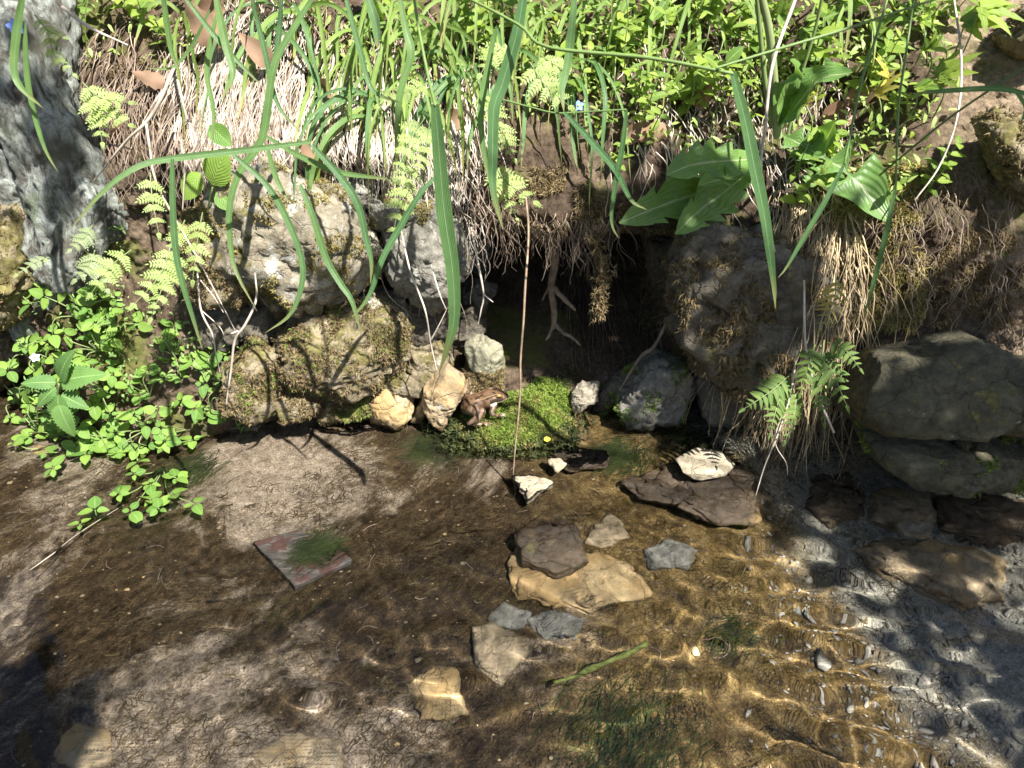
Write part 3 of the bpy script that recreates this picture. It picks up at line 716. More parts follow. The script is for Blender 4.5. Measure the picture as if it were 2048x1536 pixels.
rock('stone', [(972, 1235), (1010, 1212), (1062, 1225), (1045, 1258), (990, 1262)], .02, 'rock_bluegrey', 'grey flat stone tucked against the amber slab', 'flat', cat='stone')
rock('stone', [(1283, 1100), (1330, 1082), (1395, 1105), (1380, 1138), (1300, 1142)], .03, 'rock_bluegrey', 'grey square stone under water beyond the amber slab', 'flat', box=5, cat='stone')
rock('stone', [(58, 900), (82, 889), (110, 897), (104, 910), (72, 912)], .012, 'rock_amber', 'small reddish pebble in the shallows under the cress', 'flat', rough=.4, cat='stone')
rock('stone', [(440, 840), (480, 826), (525, 835), (515, 860), (455, 862)], .012, 'rock_cream', 'flat pinkish stone at the edge below the small seedling', 'flat', Z=-.001, cat='stone')
rock('stone', [(115, 1475), (160, 1445), (222, 1465), (225, 1530), (160, 1550), (112, 1520)], .018, 'rock_sub', 'rounded grey stone sunk in sand beside the shadow', 'flat', rough=.5, cat='stone')
rock('stone', [(500, 1510), (590, 1465), (690, 1480), (680, 1540), (560, 1570)], .018, 'rock_sub', 'broad pale stone sunk in the sand', 'flat', rough=.6, cat='stone')
rock('stone', [(640, 845), (720, 838), (780, 850), (700, 866), (640, 862)], .012, 'rock_wet', 'thin wet stone awash at the foot of the mossy rocks', 'flat', Z=-.006, cat='stone')
# painted board on the bed
rock('board', [(508, 1086), (600, 1063), (704, 1122), (590, 1174)], .009, 'board', 'sunken weathered board with flaking red paint', 'flat', Z=-.052, rough=.12, box=14, facets=0, cat='board')

# ================================================================ leaf shapes (unit length along +Y, face up +Z)
def leaf_shape(name, wfun, mat, nv=12, us=(-1, -.5, 0, .5, 1), fold=.18, droop=.15, shear=0.0, wav=0.0, petiole=0.0):
    us = np.array(us); vs_ = np.linspace(0, 1, nv)
    V, UV = [], []
    for v in vs_:
        w = wfun(v)
        for u in us:
            x = u * w; y = v - shear * abs(u) * w
            z = fold * abs(x) - droop * v * v + wav * math.sin(9 * v + 2 * u) * abs(u) * w
            V.append((x, y, z)); UV.append(((u + 1) / 2, v))
    V = np.array(V); F = grid_faces(nv, len(us)); UV = np.array(UV)
    if petiole:
        V[:, 1] = V[:, 1] * (1 - petiole) + petiole
        n0 = len(V); pw = .012
        V = np.concatenate([V, [(-pw, 0, 0), (pw, 0, 0), (pw, petiole + .05, .004), (-pw, petiole + .05, .004)]])
        UV = np.concatenate([UV, [(.5, .1)] * 4]); F = np.concatenate([F, [[n0, n0 + 1, n0 + 2, n0 + 3]]])
    return mesh(name, V, F, MAT[mat], True, UV)
def oval(w, p=.5): return lambda v: w * math.sin(math.pi * min(1, max(0, v)) ** p * .999) ** .75 + .004
def serr(w, p, teeth, depth): return lambda v: (w * math.sin(math.pi * v ** p * .999) ** .8) * (1 - depth * ((v * teeth) % 1.0)) + .004
def dandelion_w(v):
    # toothed lobes that grow into a broad end lobe
    end = .20 * max(0, math.sin(math.pi * min(1, max(0, (v - .55) / .45)) ** .8)) ** .8 if v > .55 else 0
    t = (v * 4.6) % 1.0
    lobe = (.05 + .13 * min(1, v / .5)) * (1 - abs(2 * t - 1)) if v < .66 else 0
    return .018 + max(end, lobe)
def mould(c0, c1): pass
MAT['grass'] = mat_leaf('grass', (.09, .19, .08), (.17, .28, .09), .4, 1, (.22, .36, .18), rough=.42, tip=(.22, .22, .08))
MAT['grass_lit'] = mat_leaf('grass_lit', (.15, .25, .05), (.25, .35, .09), .4, 1, (.33, .42, .16), rough=.45, tip=(.4, .33, .14))  # lit copy of grass: sunlight put into a yellower, brighter green
MAT['culm'] = mat_leaf('culm', (.10, .17, .05), (.16, .24, .07), .1, 0, rough=.5)
MAT['cress'] = mat_leaf('cress', (.12, .24, .05), (.26, .40, .075), .38, 2, (.25, .38, .12), rough=.5, spec=.25)
MAT['cress_stem'] = mat_leaf('cress_stem', (.17, .24, .08), (.26, .31, .14), .15, 0, rough=.5)
MAT['nettle'] = mat_leaf('nettle', (.10, .20, .055), (.15, .27, .075), .3, 2, (.24, .36, .13), rough=.5)
MAT['fern'] = mat_leaf('fern', (.10, .18, .042), (.18, .265, .06), .4, 1, (.3, .38, .12), rough=.55)
MAT['fern_dull'] = mat_leaf('fern_dull', (.10, .17, .06), (.15, .22, .08), .35, 1, (.25, .3, .15), rough=.55)
MAT['fern_yellow'] = mat_leaf('fern_yellow', (.36, .30, .07), (.46, .36, .10), .35, 1, (.42, .3, .1), rough=.6)
MAT['herb'] = mat_leaf('herb', (.11, .21, .035), (.33, .43, .07), .45, 2, (.34, .44, .13), rough=.45)
MAT['herb_yellow'] = mat_leaf('herb_yellow', (.42, .37, .06), (.50, .44, .10), .35, 2, (.5, .44, .2), rough=.5)
MAT['dandelion'] = mat_leaf('dandelion', (.12, .23, .055), (.16, .28, .07), .35, 2, (.36, .42, .22), rough=.42, spec=.4)
MAT['petal_blue'] = mat_plain('petal_blue', [(.16, .25, .70), (.22, .33, .80), (.3, .42, .85)], 60, .6, island=False, trans=.2)
MAT['petal_white'] = mat_plain('petal_white', [(.7, .72, .78), (.78, .8, .84), (.82, .84, .86)], 60, .6, island=False, trans=.2)
MAT['petal_yellow'] = mat_plain('petal_yellow', [(.70, .55, .03), (.78, .62, .04), (.8, .66, .06)], 60, .6, island=False, trans=.2)

L_OVAL = [leaf_shape('leaf', oval(w, p), 'cress', 9, droop=dr, fold=fo) for w, p, dr, fo in ((.40, .75, .1, .2), (.36, .85, .25, .1), (.44, .8, -.05, .25), (.33, .7, .3, .05))]
L_NETTLE = leaf_shape('leaf', serr(.30, .62, 11, .30), 'nettle', 45, droop=.3, fold=.12, wav=.03)
L_PINNULE = leaf_shape('leaflet', serr(.24, .7, 5, .45), 'fern', 16, us=(-1, 0, 1), droop=.1, fold=.1)
L_HERB = [leaf_shape('leaf', serr(.30, .7, 7, .22), 'herb', 22, us=(-1, -.4, 0, .4, 1), droop=.2, fold=.15), leaf_shape('leaf', oval(.27, .75), 'herb', 9, droop=.15), leaf_shape('leaf', oval(.16, .7), 'herb', 8, us=(-1, 0, 1), droop=.2)]
def L_lobed(mat, name='leaf'):
    # palmate: three to five toothed wedges round one point
    parts = []; uvs = []
    for k, a in enumerate((-1.25, -.62, 0, .62, 1.25)):
        w = serr(.21, .45, 3.2, .35); nv = 14; us = np.array([-1, 0, 1]); L = (1 if abs(a) < .1 else .88 if abs(a) < .9 else .66)
        V = [];
        for v in np.linspace(0, 1, nv):
            for u in us:
                x = u * w(v) * L; y = v * L; z = .18 * abs(x) - .18 * v * v + .02 * math.sin(k * 2)
                V.append((x * math.cos(a) + y * math.sin(a), y * math.cos(a) - x * math.sin(a), z)); uvs.append(((u + 1) / 2, v))
        parts.append((np.array(V), grid_faces(nv, 3)))
    V, F = join(parts)
    return mesh(name, V, F, MAT[mat], True, np.array(uvs))
L_LOBED = L_lobed('herb'); L_LOBED_Y = L_lobed('herb_yellow')
L_DEAD = [leaf_shape('leaf', oval(.30, .7), 'dead_leaf', 10, droop=.5, fold=.5, wav=.12), leaf_shape('leaf', serr(.33, .6, 4, .3), 'dead_leaf', 16, droop=-.3, fold=-.35, wav=.15)]

def frame(p, d, n, s):
    d = np.asarray(d, float); d = d / np.linalg.norm(d); n = np.asarray(n, float)
    x = np.cross(d, n); x = x / (np.linalg.norm(x) + 1e-9); n = np.cross(x, d)
    return Matrix(((x[0] * s, d[0] * s, n[0] * s, p[0]), (x[1] * s, d[1] * s, n[1] * s, p[1]), (x[2] * s, d[2] * s, n[2] * s, p[2]), (0, 0, 0, 1)))
def leaf_at(name, me, parent, p, d, n, s):
    q = np.asarray(p) - np.array(parent.matrix_basis.translation)
    return obj(name, me, parent, frame(q, d, n, s))
def rv(s=1.0): return RNG.normal(size=3) * s
TOCAM = lambda p: unit(CAM - np.asarray(p))

# ================================================================ moss
mound_c = at(1018, 858, -.045)
V, F = ico(5)
S = V.copy(); S[:, 2] = np.maximum(S[:, 2], -.4)
P = np.sign(S) * np.abs(S) ** .9 * [.130, .082, .050]
P[:, 2] += .022 * np.exp(-((P[:, 0] - .045) / .05) ** 2 - ((P[:, 1] - .03) / .05) ** 2) - .018 * np.exp(-((P[:, 0] + .07) / .04) ** 2 - ((P[:, 1] + .04) / .04) ** 2)
P = P + unit(P) * (.030 * fbm(P + 7, 13, 3, .6, 5))[:, None]
MOUND_P = P
mc = empty('moss_cushion', tuple(mound_c + np.array([0, 0, -.01])), 'bright green moss cushion beside the frog at the water edge', 'moss')
mbody = obj('cushion', mesh('cushion', P, F, mat_plain('moss_base', [(.05, .06, .015), (.10, .12, .03), (.16, .18, .05)], 60, .9, .1, bumpd=.003, island=False)), mc); receiver(mbody)
class _L:  # sampling wrapper
    def __init__(s, me, loc): s.data = me; s.location = loc
def sample_local(o, base, n, **k):
    return surf_sample(_L(o.data, base), n, **k)
P, Nn = sample_local(mbody, np.array(mc.location), 11000, up=-.2, seed=1)
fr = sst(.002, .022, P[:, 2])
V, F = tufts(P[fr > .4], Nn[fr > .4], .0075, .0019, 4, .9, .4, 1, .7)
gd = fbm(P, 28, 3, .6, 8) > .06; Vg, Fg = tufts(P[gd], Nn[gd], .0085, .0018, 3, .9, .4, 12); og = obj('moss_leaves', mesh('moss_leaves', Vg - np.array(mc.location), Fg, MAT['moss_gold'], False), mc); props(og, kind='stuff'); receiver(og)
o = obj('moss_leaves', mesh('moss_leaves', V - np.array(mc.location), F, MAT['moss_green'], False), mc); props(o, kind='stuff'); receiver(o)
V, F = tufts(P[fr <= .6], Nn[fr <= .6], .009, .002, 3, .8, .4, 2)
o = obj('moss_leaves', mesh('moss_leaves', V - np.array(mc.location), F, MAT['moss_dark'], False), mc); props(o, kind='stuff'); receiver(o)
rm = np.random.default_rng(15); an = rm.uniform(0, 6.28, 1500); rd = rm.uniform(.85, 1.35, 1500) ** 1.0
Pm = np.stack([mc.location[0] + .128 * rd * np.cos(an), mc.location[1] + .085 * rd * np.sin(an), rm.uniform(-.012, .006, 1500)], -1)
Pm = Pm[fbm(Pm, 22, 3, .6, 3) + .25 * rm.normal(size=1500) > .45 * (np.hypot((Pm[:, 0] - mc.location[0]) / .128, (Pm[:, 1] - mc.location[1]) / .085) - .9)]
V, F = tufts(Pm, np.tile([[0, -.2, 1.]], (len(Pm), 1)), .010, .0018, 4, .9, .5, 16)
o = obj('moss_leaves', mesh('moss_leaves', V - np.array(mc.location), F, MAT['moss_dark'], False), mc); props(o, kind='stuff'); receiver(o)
# second lobe of the cushion behind
m2 = empty('moss_cushion', tuple(at(1085, 800, .035)), 'smaller green moss cushion behind the bright one inside the den mouth', 'moss')
P2 = V2 = ico(4)[0] * [.07, .05, .04]; P2 = P2 + unit(P2) * (.015 * fbm(P2 + 3, 18, 2))[:, None]
mb2 = obj('cushion', mesh('cushion', P2, ico(4)[1], mbody.data.materials[0]), m2)
P, Nn = sample_local(mb2, np.array(m2.location), 3500, up=-.2, seed=4)
V, F = tufts(P, Nn, .009, .002, 4, .8, .35, 3)
o = obj('moss_leaves', mesh('moss_leaves', V - np.array(m2.location), F, MAT['moss_green'], False), m2); props(o, kind='stuff')

def moss_on(rocks, n, mat, h, w, name, label, up=-.3, thr=0.0, k=4, seed=0, freq=18, spread=.9, bend=.5):
    parts = []
    for i, (o, f) in enumerate(rocks):
        P, Nn = surf_sample(o, int(n * f), up, seed + i, thr, freq)
        if len(P): parts.append(tufts(P, Nn, h, w, k, spread, bend, seed + i))
    V, F = join(parts)
    o = obj(name, mesh(name, V, F, MAT[mat], False)); props(o, label, 'moss', kind='stuff'); return o
by = {o['label']: o for o in ROCKS}
def rk(s): return next(o for l, o in by.items() if s in l)
moss_on([(rk('big square mossy'), 1.6), (rk('upright mossy rock'), .9), (rk('small mossy stone at'), .4), (rk('low mossy stone at'), .6), (rk('brown mossy rock behind'), .8), (rk('rounded knob'), .5), (rk('mossy stone supporting'), .4)], 3600, 'moss_brown', .0065, .0016, 'moss', 'olive-brown moss over the blocks left of the den', thr=-.12, seed=20)
moss_on([(rk('big square mossy'), .5), (rk('low mossy stone at'), .9), (rk('upright mossy rock'), .5), (rk('cracked grey stone'), .5), (rk('narrow dark slab'), .5), (rk('lower mossy slab'), 1.2)], 1500, 'moss_green', .006, .0016, 'moss', 'green moss low on the waterline rocks', thr=.18, seed=40)
moss_on([(rk('large whitish'), 1.0), (rk('small flat pale'), .15), (rk('flat grey rock above'), .3)], 4200, 'moss_gold', .0055, .0014, 'moss', 'sparse straw-coloured moss on the large whitish rock', thr=.12, seed=60)
moss_on([(rk('half buried'), .6), (rk('at the top of the sandy'), .6), (rk('behind the lichen'), .7), (rk('low mossy rock at the water behind'), .6)], 1500, 'moss_brown', .007, .0016, 'moss', 'brown moss on the rocks at both ends of the bank', thr=-.1, seed=80)
moss_on([(rk('broad shaded'), 1.0)], 5200, 'moss_brown', .012, .0014, 'moss', 'shaggy brown moss hanging on the shaded rock face', thr=.05, seed=90, bend=1.1)

def bank_moss(polys, n, mat, h, w, label, k=3, seed=0, bend=.8, spread=.9, thr=-.25, freq=14):
    parts = []; r = np.random.default_rng(seed)
    for (x0, y0, x1, y1), f in polys:
        m = int(n * f); px = r.uniform(x0, x1, m); py = r.uniform(y0, y1, m)
        P = on_bank(px, py, 0.0); g = (fbm(P, freq, 3, .6, seed) > thr)
        e = np.minimum(np.minimum(px - x0, x1 - px) / (x1 - x0), np.minimum(py - y0, y1 - py) / (y1 - y0)) + .12 * r.normal(size=m) > .08
        P = P[g & e]
        if len(P): parts.append(tufts(P, bank_n(P), h, w, k, spread, bend, seed))
    V, F = join(parts)
    o = obj('moss', mesh('moss', V, F, MAT[mat], False)); props(o, label, 'moss', kind='stuff'); return o
bank_moss([((1660, 330, 1850, 660), 1.4), ((1540, 590, 1660, 720), .4)], 8000, 'moss_gold', .016, .0017, 'golden shaggy moss hanging beside the curtain of dry roots', seed=101, thr=-.1)
bank_moss([((1000, 330, 1240, 520), 1.0), ((1150, 440, 1240, 560), .4)], 5200, 'moss_brown', .011, .0016, 'brown mossy sod hanging over the den', seed=103, thr=-.05)
bank_moss([((1280, 450, 1420, 660), .7)], 3600, 'moss_brown', .016, .0014, 'brown moss trailing down the right wall of the den', seed=105, bend=1.3)
bank_moss([((1840, 380, 2060, 660), 1.2), ((1700, 640, 1800, 800), .5)], 4200, 'moss_brown', .012, .0015, 'patchy moss on the bare earth above the boulder', seed=107, thr=.12)
bank_moss([((380, 0, 700, 300), 1.0), ((200, 30, 420, 300), .7)], 3200, 'moss_brown', .013, .0016, 'brown moss and litter on the upper bank among the dry stems', seed=109, thr=.0)
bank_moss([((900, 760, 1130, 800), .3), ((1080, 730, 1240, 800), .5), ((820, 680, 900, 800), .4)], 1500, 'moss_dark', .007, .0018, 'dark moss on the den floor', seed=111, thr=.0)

# ================================================================ dry stems, roots
def strand_path(p, L, r, out=.04, kink=.3, n=9, drift=(0, 0), limp=1.0):
    """hanging strand: leaves the bank, falls with gravity, wanders"""
    lean = (r.normal(0, .22) + .35 * float(noise(np.array([p]), 14, 5)[0])) / limp
    q = [np.array(p, float)]; d = unit(np.array([r.normal(0, .5), -abs(r.normal(.8, .4)), r.normal(.1, .3)]))
    for i in range(n - 1):
        d = unit(d * .62 + np.array([r.normal(0, kink * 1.25) + drift[0] + lean, r.normal(-.02, kink * .5) + drift[1], -.8]))
        q.append(q[-1] + d * L / (n - 1))
    q = np.array(q)
    # keep in front of the earth
    yb = bank_s(q[:, 0], q[:, 2]) - .02
    q[1:, 1] = np.minimum(q[1:, 1], yb[1:])
    return q
def curtain(name, boxes, mat, label, seed, sides=3, rad=(.0007, .0016), limp=1.0):
    r = np.random.default_rng(seed); parts = []
    for (x0, y0, x1, y1), m, L0, L1, kink in boxes:
        P = on_bank(r.uniform(x0, x1, m), r.uniform(y0, y1, m), .0)
        for p in P:
            rr_ = r.uniform(*rad)
            parts.append(tube(strand_path(p, r.uniform(L0, L1), r, kink=kink, limp=limp), [rr_, rr_ * .8, rr_ * .35], sides, 11, cap=False))
    V, F = join(parts)
    o = obj(name, mesh(name, V, F, MAT[mat], True)); props(o, label, 'dry stems', kind='stuff'); return o
curtain('dry_stems', [((440, -20, 620, 200), 170, .10, .32, .32), ((420, 180, 620, 320), 70, .06, .16, .4), ((360, 40, 460, 260), 60, .06, .18, .35)], 'straw', 'pale curtain of dead grass stems hanging down the upper bank', 201)
curtain('dry_stems', [((620, 60, 960, 260), 250, .08, .26, .3), ((740, 250, 930, 370), 120, .06, .17, .32)], 'straw', 'dead grass stems hanging under the dense green grass', 202)
curtain('dry_stems', [((200, 40, 440, 280), 190, .05, .16, .45), ((430, 0, 900, 260), 240, .06, .2, .5), ((380, 200, 560, 320), 120, .05, .12, .4)], 'straw_dark', 'tangled brown stems and rootlets above the whitish rock', 203)
curtain('dry_stems', [((1545, 380, 1700, 520), 300, .16, .50, .22), ((1570, 440, 1660, 620), 190, .20, .42, .2), ((1480, 440, 1560, 560), 40, .06, .16, .35)], 'straw_tan', 'thick curtain of pale dry roots hanging over the rock face', 204, limp=2.2)
curtain('dry_stems', [((1000, 420, 1240, 500), 170, .03, .09, .45), ((1130, 440, 1230, 540), 80, .05, .12, .4), ((930, 330, 1010, 450), 26, .05, .12, .4), ((1280, 480, 1420, 600), 70, .05, .13, .4)], 'straw_dark', 'fine brown rootlets fringing the sod over the den', 205, rad=(.0005, .0012))
curtain('dry_stems', [((1660, 350, 1830, 600), 70, .03, .10, .5), ((1840, 330, 2050, 620), 70, .03, .10, .6), ((1960, 560, 2060, 700), 26, .05, .12, .5)], 'straw_dark', 'sparse rootlets on the bare earth right of the curtain', 206, rad=(.0005, .0013))
curtain('dry_stems', [((1220, 60, 1700, 340), 150, .05, .14, .5)], 'straw', 'dry stalks mixed into the sunny herbs', 207)
curtain('dry_stems', [((1400, 650, 1440, 740), 40, .05, .10, .35), ((1590, 640, 1660, 780), 90, .06, .13, .3), ((1680, 740, 1730, 830), 40, .05, .1, .4)], 'straw', 'pale root ends dangling above the dark undercut', 208, rad=(.0005, .0011))

curtain('dry_stems', [((770, 395, 905, 450), 34, .12, .25, .35), ((640, 330, 760, 400), 26, .08, .2, .35), ((380, 480, 520, 560), 26, .06, .16, .4), ((930, 420, 985, 480), 16, .06, .16, .35)], 'straw', 'long wandering pale rootlets in front of the grey slab', 209, rad=(.0006, .0012))
def stem(name, pix, rad, mat, label, cat, sides=7, n=40, group=None, forks=()):
    """pix: (px, py, Y)"""
    pts = [at(*p) for p in pix]
    V, F = tube(pts, rad, sides, n)
    parts = [(V, F)]
    for fk in forks: parts.append(tube([at(*p) for p in fk[0]], fk[1], 5, 16))
    V, F = join(parts); o = obj(name, mesh(name, V - pts[0], F, MAT[mat])); o.location = pts[0]
    props(o, label, cat, group); receiver(o); return o
stem('dry_stem', [(1052, 395, -.03), (1057, 470, -.10), (1050, 580, -.16), (1047, 640, -.17), (1041, 720, -.18), (1040, 790, -.19), (1030, 900, -.20), (1026, 952, -.20)], [.0016, .0020, .0017, .0012], 'stem_brown', 'single long thin brown stem dangling from the sod to a pale stone', 'stem')
stem('dry_stem', [(350, 130, -.02), (320, 200, -.05), (292, 245, -.06), (250, 285, -.05), (185, 365, -.02)], [.0028, .0026, .002, .001], 'straw', 'brown forked twig crossing the bank beside the lichen root', 'twig', forks=[([(292, 245, -.06), (300, 300, -.07), (310, 360, -.07), (340, 420, -.07), (400, 525, -.08), (470, 660, -.09)], [.0022, .0018, .0008])])
stem('dry_stem', [(355, 160, -.04), (372, 230, -.06), (392, 285, -.07), (372, 330, -.07), (365, 420, -.07)], [.0022, .002, .001], 'straw', 'kinked dry twig hanging by the forked twig', 'twig')
stem('dry_stem', [(510, 545, -.13), (512, 600, -.14), (490, 650, -.15), (470, 680, -.15), (462, 740, -.15), (452, 810, -.15)], [.0014, .0022, .002, .0012], 'straw', 'pale twig with a short side fork hanging to the cress', 'twig', forks=[([(476, 662, -.15), (463, 667, -.16)], [.0016, .0008])])
stem('dry_stem', [(395, 545, -.1), (402, 620, -.12), (425, 670, -.12), (432, 710, -.12), (440, 745, -.12)], [.0016, .0018, .0008], 'straw', 'crooked rootlet hanging over the cress', 'twig', forks=[([(402, 620, -.12), (440, 655, -.12), (450, 680, -.12)], [.001, .0006]), ([(400, 560, -.1), (425, 590, -.11), (447, 625, -.11)], [.0016, .0008])])
stem('dry_stem', [(942, 455, -.02), (955, 520, -.07), (967, 588, -.08), (962, 620, -.08), (956, 650, -.08)], [.0018, .002, .001], 'straw', 'forked pale root tip in front of the den mouth', 'twig', forks=[([(966, 588, -.08), (986, 604, -.09)], [.0016, .0008])])
stem('dry_stem', [(800, 450, -.03), (820, 540, -.10), (850, 620, -.12), (862, 690, -.12), (875, 745, -.12)], [.0015, .0018, .0008], 'straw', 'long wavy rootlet hanging in front of the grey slab', 'twig', forks=[([(893, 620, -.12), (878, 650, -.12), (862, 680, -.12)], [.0008, .0013]), ([(862, 530, -.1), (880, 590, -.12), (893, 620, -.12)], [.0012, .001])])
stem('dry_stem', [(1595, 700, -.2), (1580, 790, -.22), (1555, 870, -.24), (1530, 930, -.25), (1511, 992, -.26)], [.0016, .0018, .0008], 'straw', 'thin root reaching from the curtain down to the water', 'twig', forks=[([(1575, 800, -.22), (1550, 880, -.24), (1572, 925, -.24), (1575, 950, -.24)], [.0012, .0007])])
stem('dry_stem', [(1608, 560, -.16), (1612, 700, -.2), (1640, 800, -.22), (1668, 865, -.23)], [.0016, .0024, .0018], 'straw', 'stiff pale root pointing outward below the curtain', 'twig')
stem('dry_stem', [(1590, 0, .05), (1545, 130, -.03), (1530, 260, -.08), (1522, 330, -.1), (1530, 430, -.12), (1555, 520, -.12)], [.0028, .0026, .002, .0014], 'straw', 'woody grey stalk rising through the sunny herbs', 'twig')
stem('dry_stem', [(1905, -20, .1), (1922, 110, -.05), (1915, 230, -.12), (1880, 330, -.16), (1830, 400, -.18)], [.0016, .0018, .001], 'straw', 'thin bare stalk arching over the sandy slope', 'twig')
stem('dry_stem', [(125, 15, .0), (180, 55, -.05), (255, 90, -.06)], [.0028, .0026, .0012], 'straw', 'short straw stick lying near the tree', 'twig')
stem('dry_stem', [(60, 1140, -.45), (150, 1080, -.35), (260, 1030, -.24)], [.0008, .0013, .001], 'straw', 'thin straw lying on the water by the floating cress', 'straw')
# roots in the den
den_root = empty('root', tuple(on_bank(1108, 500)[0]), 'brown forked root hanging inside the dark den', 'root')
def rpart(pix, rad, n=30):
    V, F = tube([at(*p) for p in pix], rad, 9, n); q = V + unit(rv() + 0 * V) * 0
    V = V + .002 * np.stack([noise(V, 60, k) for k in range(3)], -1)
    obj('root_branch', mesh('root_branch', V - np.array(den_root.location), F, MAT['root']), den_root)
rpart([(1105, 470, .03), (1110, 520, .06), (1103, 570, .07), (1108, 620, .07), (1108, 655, .07)], [.010, .008, .007, .006])
rpart([(1107, 575, .07), (1130, 600, .06), (1150, 620, .06)], [.006, .005, .003], 14)
rpart([(1108, 645, .07), (1125, 665, .06), (1140, 672, .05), (1160, 690, .04)], [.005, .004, .002], 14)
rpart([(1106, 650, .07), (1098, 672, .06), (1092, 680, .06)], [.004, .003, .0015], 12)
rpart([(1108, 560, .07), (1090, 590, .09), (1085, 600, .1)], [.004, .003, .0015], 12)
rt = stem('root', [(1345, 620, -.02), (1310, 690, -.03), (1280, 715, -.03), (1240, 780, -.02)], [.003, .0035, .002], 'root', 'thin pale root slanting across the right side of the den', 'root')
# mossy root end dangling at the right of the den
P = spline([at(1185, 470, -.05), at(1205, 540, -.07), at(1200, 590, -.08), at(1198, 632, -.08)], 260) + RNG.normal(0, .006, (260, 3))
V, F = tufts(P, unit(RNG.normal(size=(260, 3))), .013, .0016, 4, .8, .8, 9)
o = obj('mossy_root', mesh('mossy_root', V - P[0], F, MAT['moss_brown'], False)); o.location = P[0]
props(o, 'ragged mossy root end dangling at the den', 'root')

# ================================================================ grass
def blade_obj(parent, pts, width, mat='grass', n=24, **kw):
    V, F, UV = ribbon(pts, width, n, **kw)
    return obj('blade', mesh('blade', V - np.array(parent.location), F, MAT[mat], True, UV), parent)
def blade3(pix, Y): # pixel list with one depth or a (start, end) pair
    m = len(pix); Ys = np.linspace(Y[0], Y[1], m) if isinstance(Y, tuple) else [Y] * m
    return [at(p[0], p[1], y) for p, y in zip(pix, Ys)]
def grass_plant(label, blades=(), culms=(), mat='grass', group=None):
    first = blade3(*(culms or blades)[0][:2])[0]
    g = empty('grass_plant', tuple(first), label, 'grass plant', group)
    for pix, Y, rad in culms:
        V, F = tube(blade3(pix, Y), rad, 7, 36); obj('stalk', mesh('stalk', V - np.array(g.location), F, MAT['culm']), g)
    for b in blades:
        pix, Y, w = b[:3]; kw = b[3] if len(b) > 3 else {}
        blade_obj(g, blade3(pix, Y), w * .88, mat, **kw)
    return g
grass_plant('broad grass blade hanging on a thin stalk in front of the den', [([(870, 208), (878, 300), (888, 420), (905, 540), (908, 640), (893, 700), (878, 745)], (-.42, -.40), .0215, dict(twist=.25))], [([(820, -60), (838, 60), (858, 160), (870, 210)], (-.3, -.42), [.0016, .0018])])
grass_plant('grass with one folded wide blade among the fronds', [([(1050, -30), (1035, 60), (1004, 170), (988, 215), (985, 310), (986, 380), (1006, 460)], (-.25, -.3), .0185, dict(twist=.3)), ([(990, 60), (975, 140), (964, 200), (962, 250), (973, 335), (985, 372)], (-.2, -.25), .011)])
grass_plant('grass with a long dipping blade over the sod', [([(1150, -10), (1136, 120), (1124, 180), (1128, 225)], (-.2, -.25), .013), ([(1128, 225), (1180, 280), (1232, 342), (1262, 400), (1295, 420)], (-.25, -.25), .0105)], [([(1008, 200), (1060, 214), (1113, 226), (1180, 223), (1252, 219)], (-.22, -.25), [.0013, .0011])])
grass_plant('narrow grass blade hanging with a curled tip left of the dandelion', [([(1253, 219), (1245, 290), (1234, 350), (1223, 425), (1226, 456), (1238, 477)], (-.25, -.25), .0085)])
grass_plant('long wide grass blade bent sharply down from a horizontal stalk', [([(1465, 145), (1490, 240), (1510, 340), (1530, 440), (1546, 560), (1551, 618)], (-.36, -.36), .0185, dict(twist=.3))], [([(925, -10), (1038, 50), (1096, 94), (1300, 116), (1465, 147)], (-.25, -.36), [.0016, .0022, .002])])
grass_plant('thin dark grass stalk slanting across the herbs', [], [([(1432, 136), (1560, 97), (1700, 55), (1910, -15)], (-.36, -.3), [.0014, .0018, .0012])])
grass_plant('horizontal grass blade reaching over the sandy slope', [([(2080, 200), (2045, 186), (1987, 177), (1904, 181), (1815, 188)], (-.32, -.28), .008), ([(2030, 182), (2050, 215), (2040, 250)], (-.32, -.32), .006)])
grass_plant('slanting thin stalk above the bare earth', [], [([(2045, 137), (1904, 232), (1792, 323), (1760, 350)], (-.3, -.2), [.0014, .0015, .0014])])
grass_plant('grass with a bent blade crossing the curtain of roots', [([(1690, 325), (1650, 402), (1608, 474), (1574, 533), (1556, 556)], (-.3, -.32), .0085)], [([(1780, -20), (1750, 80), (1722, 166), (1689, 327)], (-.15, -.3), [.0016, .0018, .0016])])
grass_plant('grass with a straight blade hanging past the golden moss', [([(1790, 380), (1776, 446), (1766, 490), (1743, 580), (1727, 634)], (-.3, -.32), .0095)], [([(1830, -20), (1810, 120), (1797, 215), (1791, 385)], (-.15, -.3), [.0014, .0016, .0014])])
grass_plant('pair of grass blades hanging over the lichen bark', [([(48, -20), (34, 68), (29, 137), (42, 174), (86, 216)], (-.22, -.25), .0135), ([(50, 45), (55, 154), (72, 239), (92, 301), (116, 344)], (-.22, -.25), .0095)])
grass_plant('arching horizontal grass stalk with blades dropping to the cress', [([(622, 284), (479, 302), (342, 318), (273, 335), (205, 385), (140, 460)], (-.30, -.42), .0095, dict(crease=.4)), ([(345, 318), (346, 410), (352, 500), (364, 560), (392, 655), (405, 700)], (-.36, -.40), .0105)])
grass_plant('grass with long arched blades in front of the whitish rock', [([(533, 273), (600, 312), (682, 345), (792, 359)], (-.25, -.3), .009), ([(624, 290), (685, 359), (716, 410), (733, 479), (743, 525), (741, 568)], (-.28, -.32), .012), ([(600, 369), (624, 427), (652, 515), (680, 565), (704, 602), (724, 673)], (-.28, -.34), .0115), ([(868, 356), (838, 391), (792, 468), (764, 520), (737, 594), (697, 642)], (-.26, -.32), .0105)])
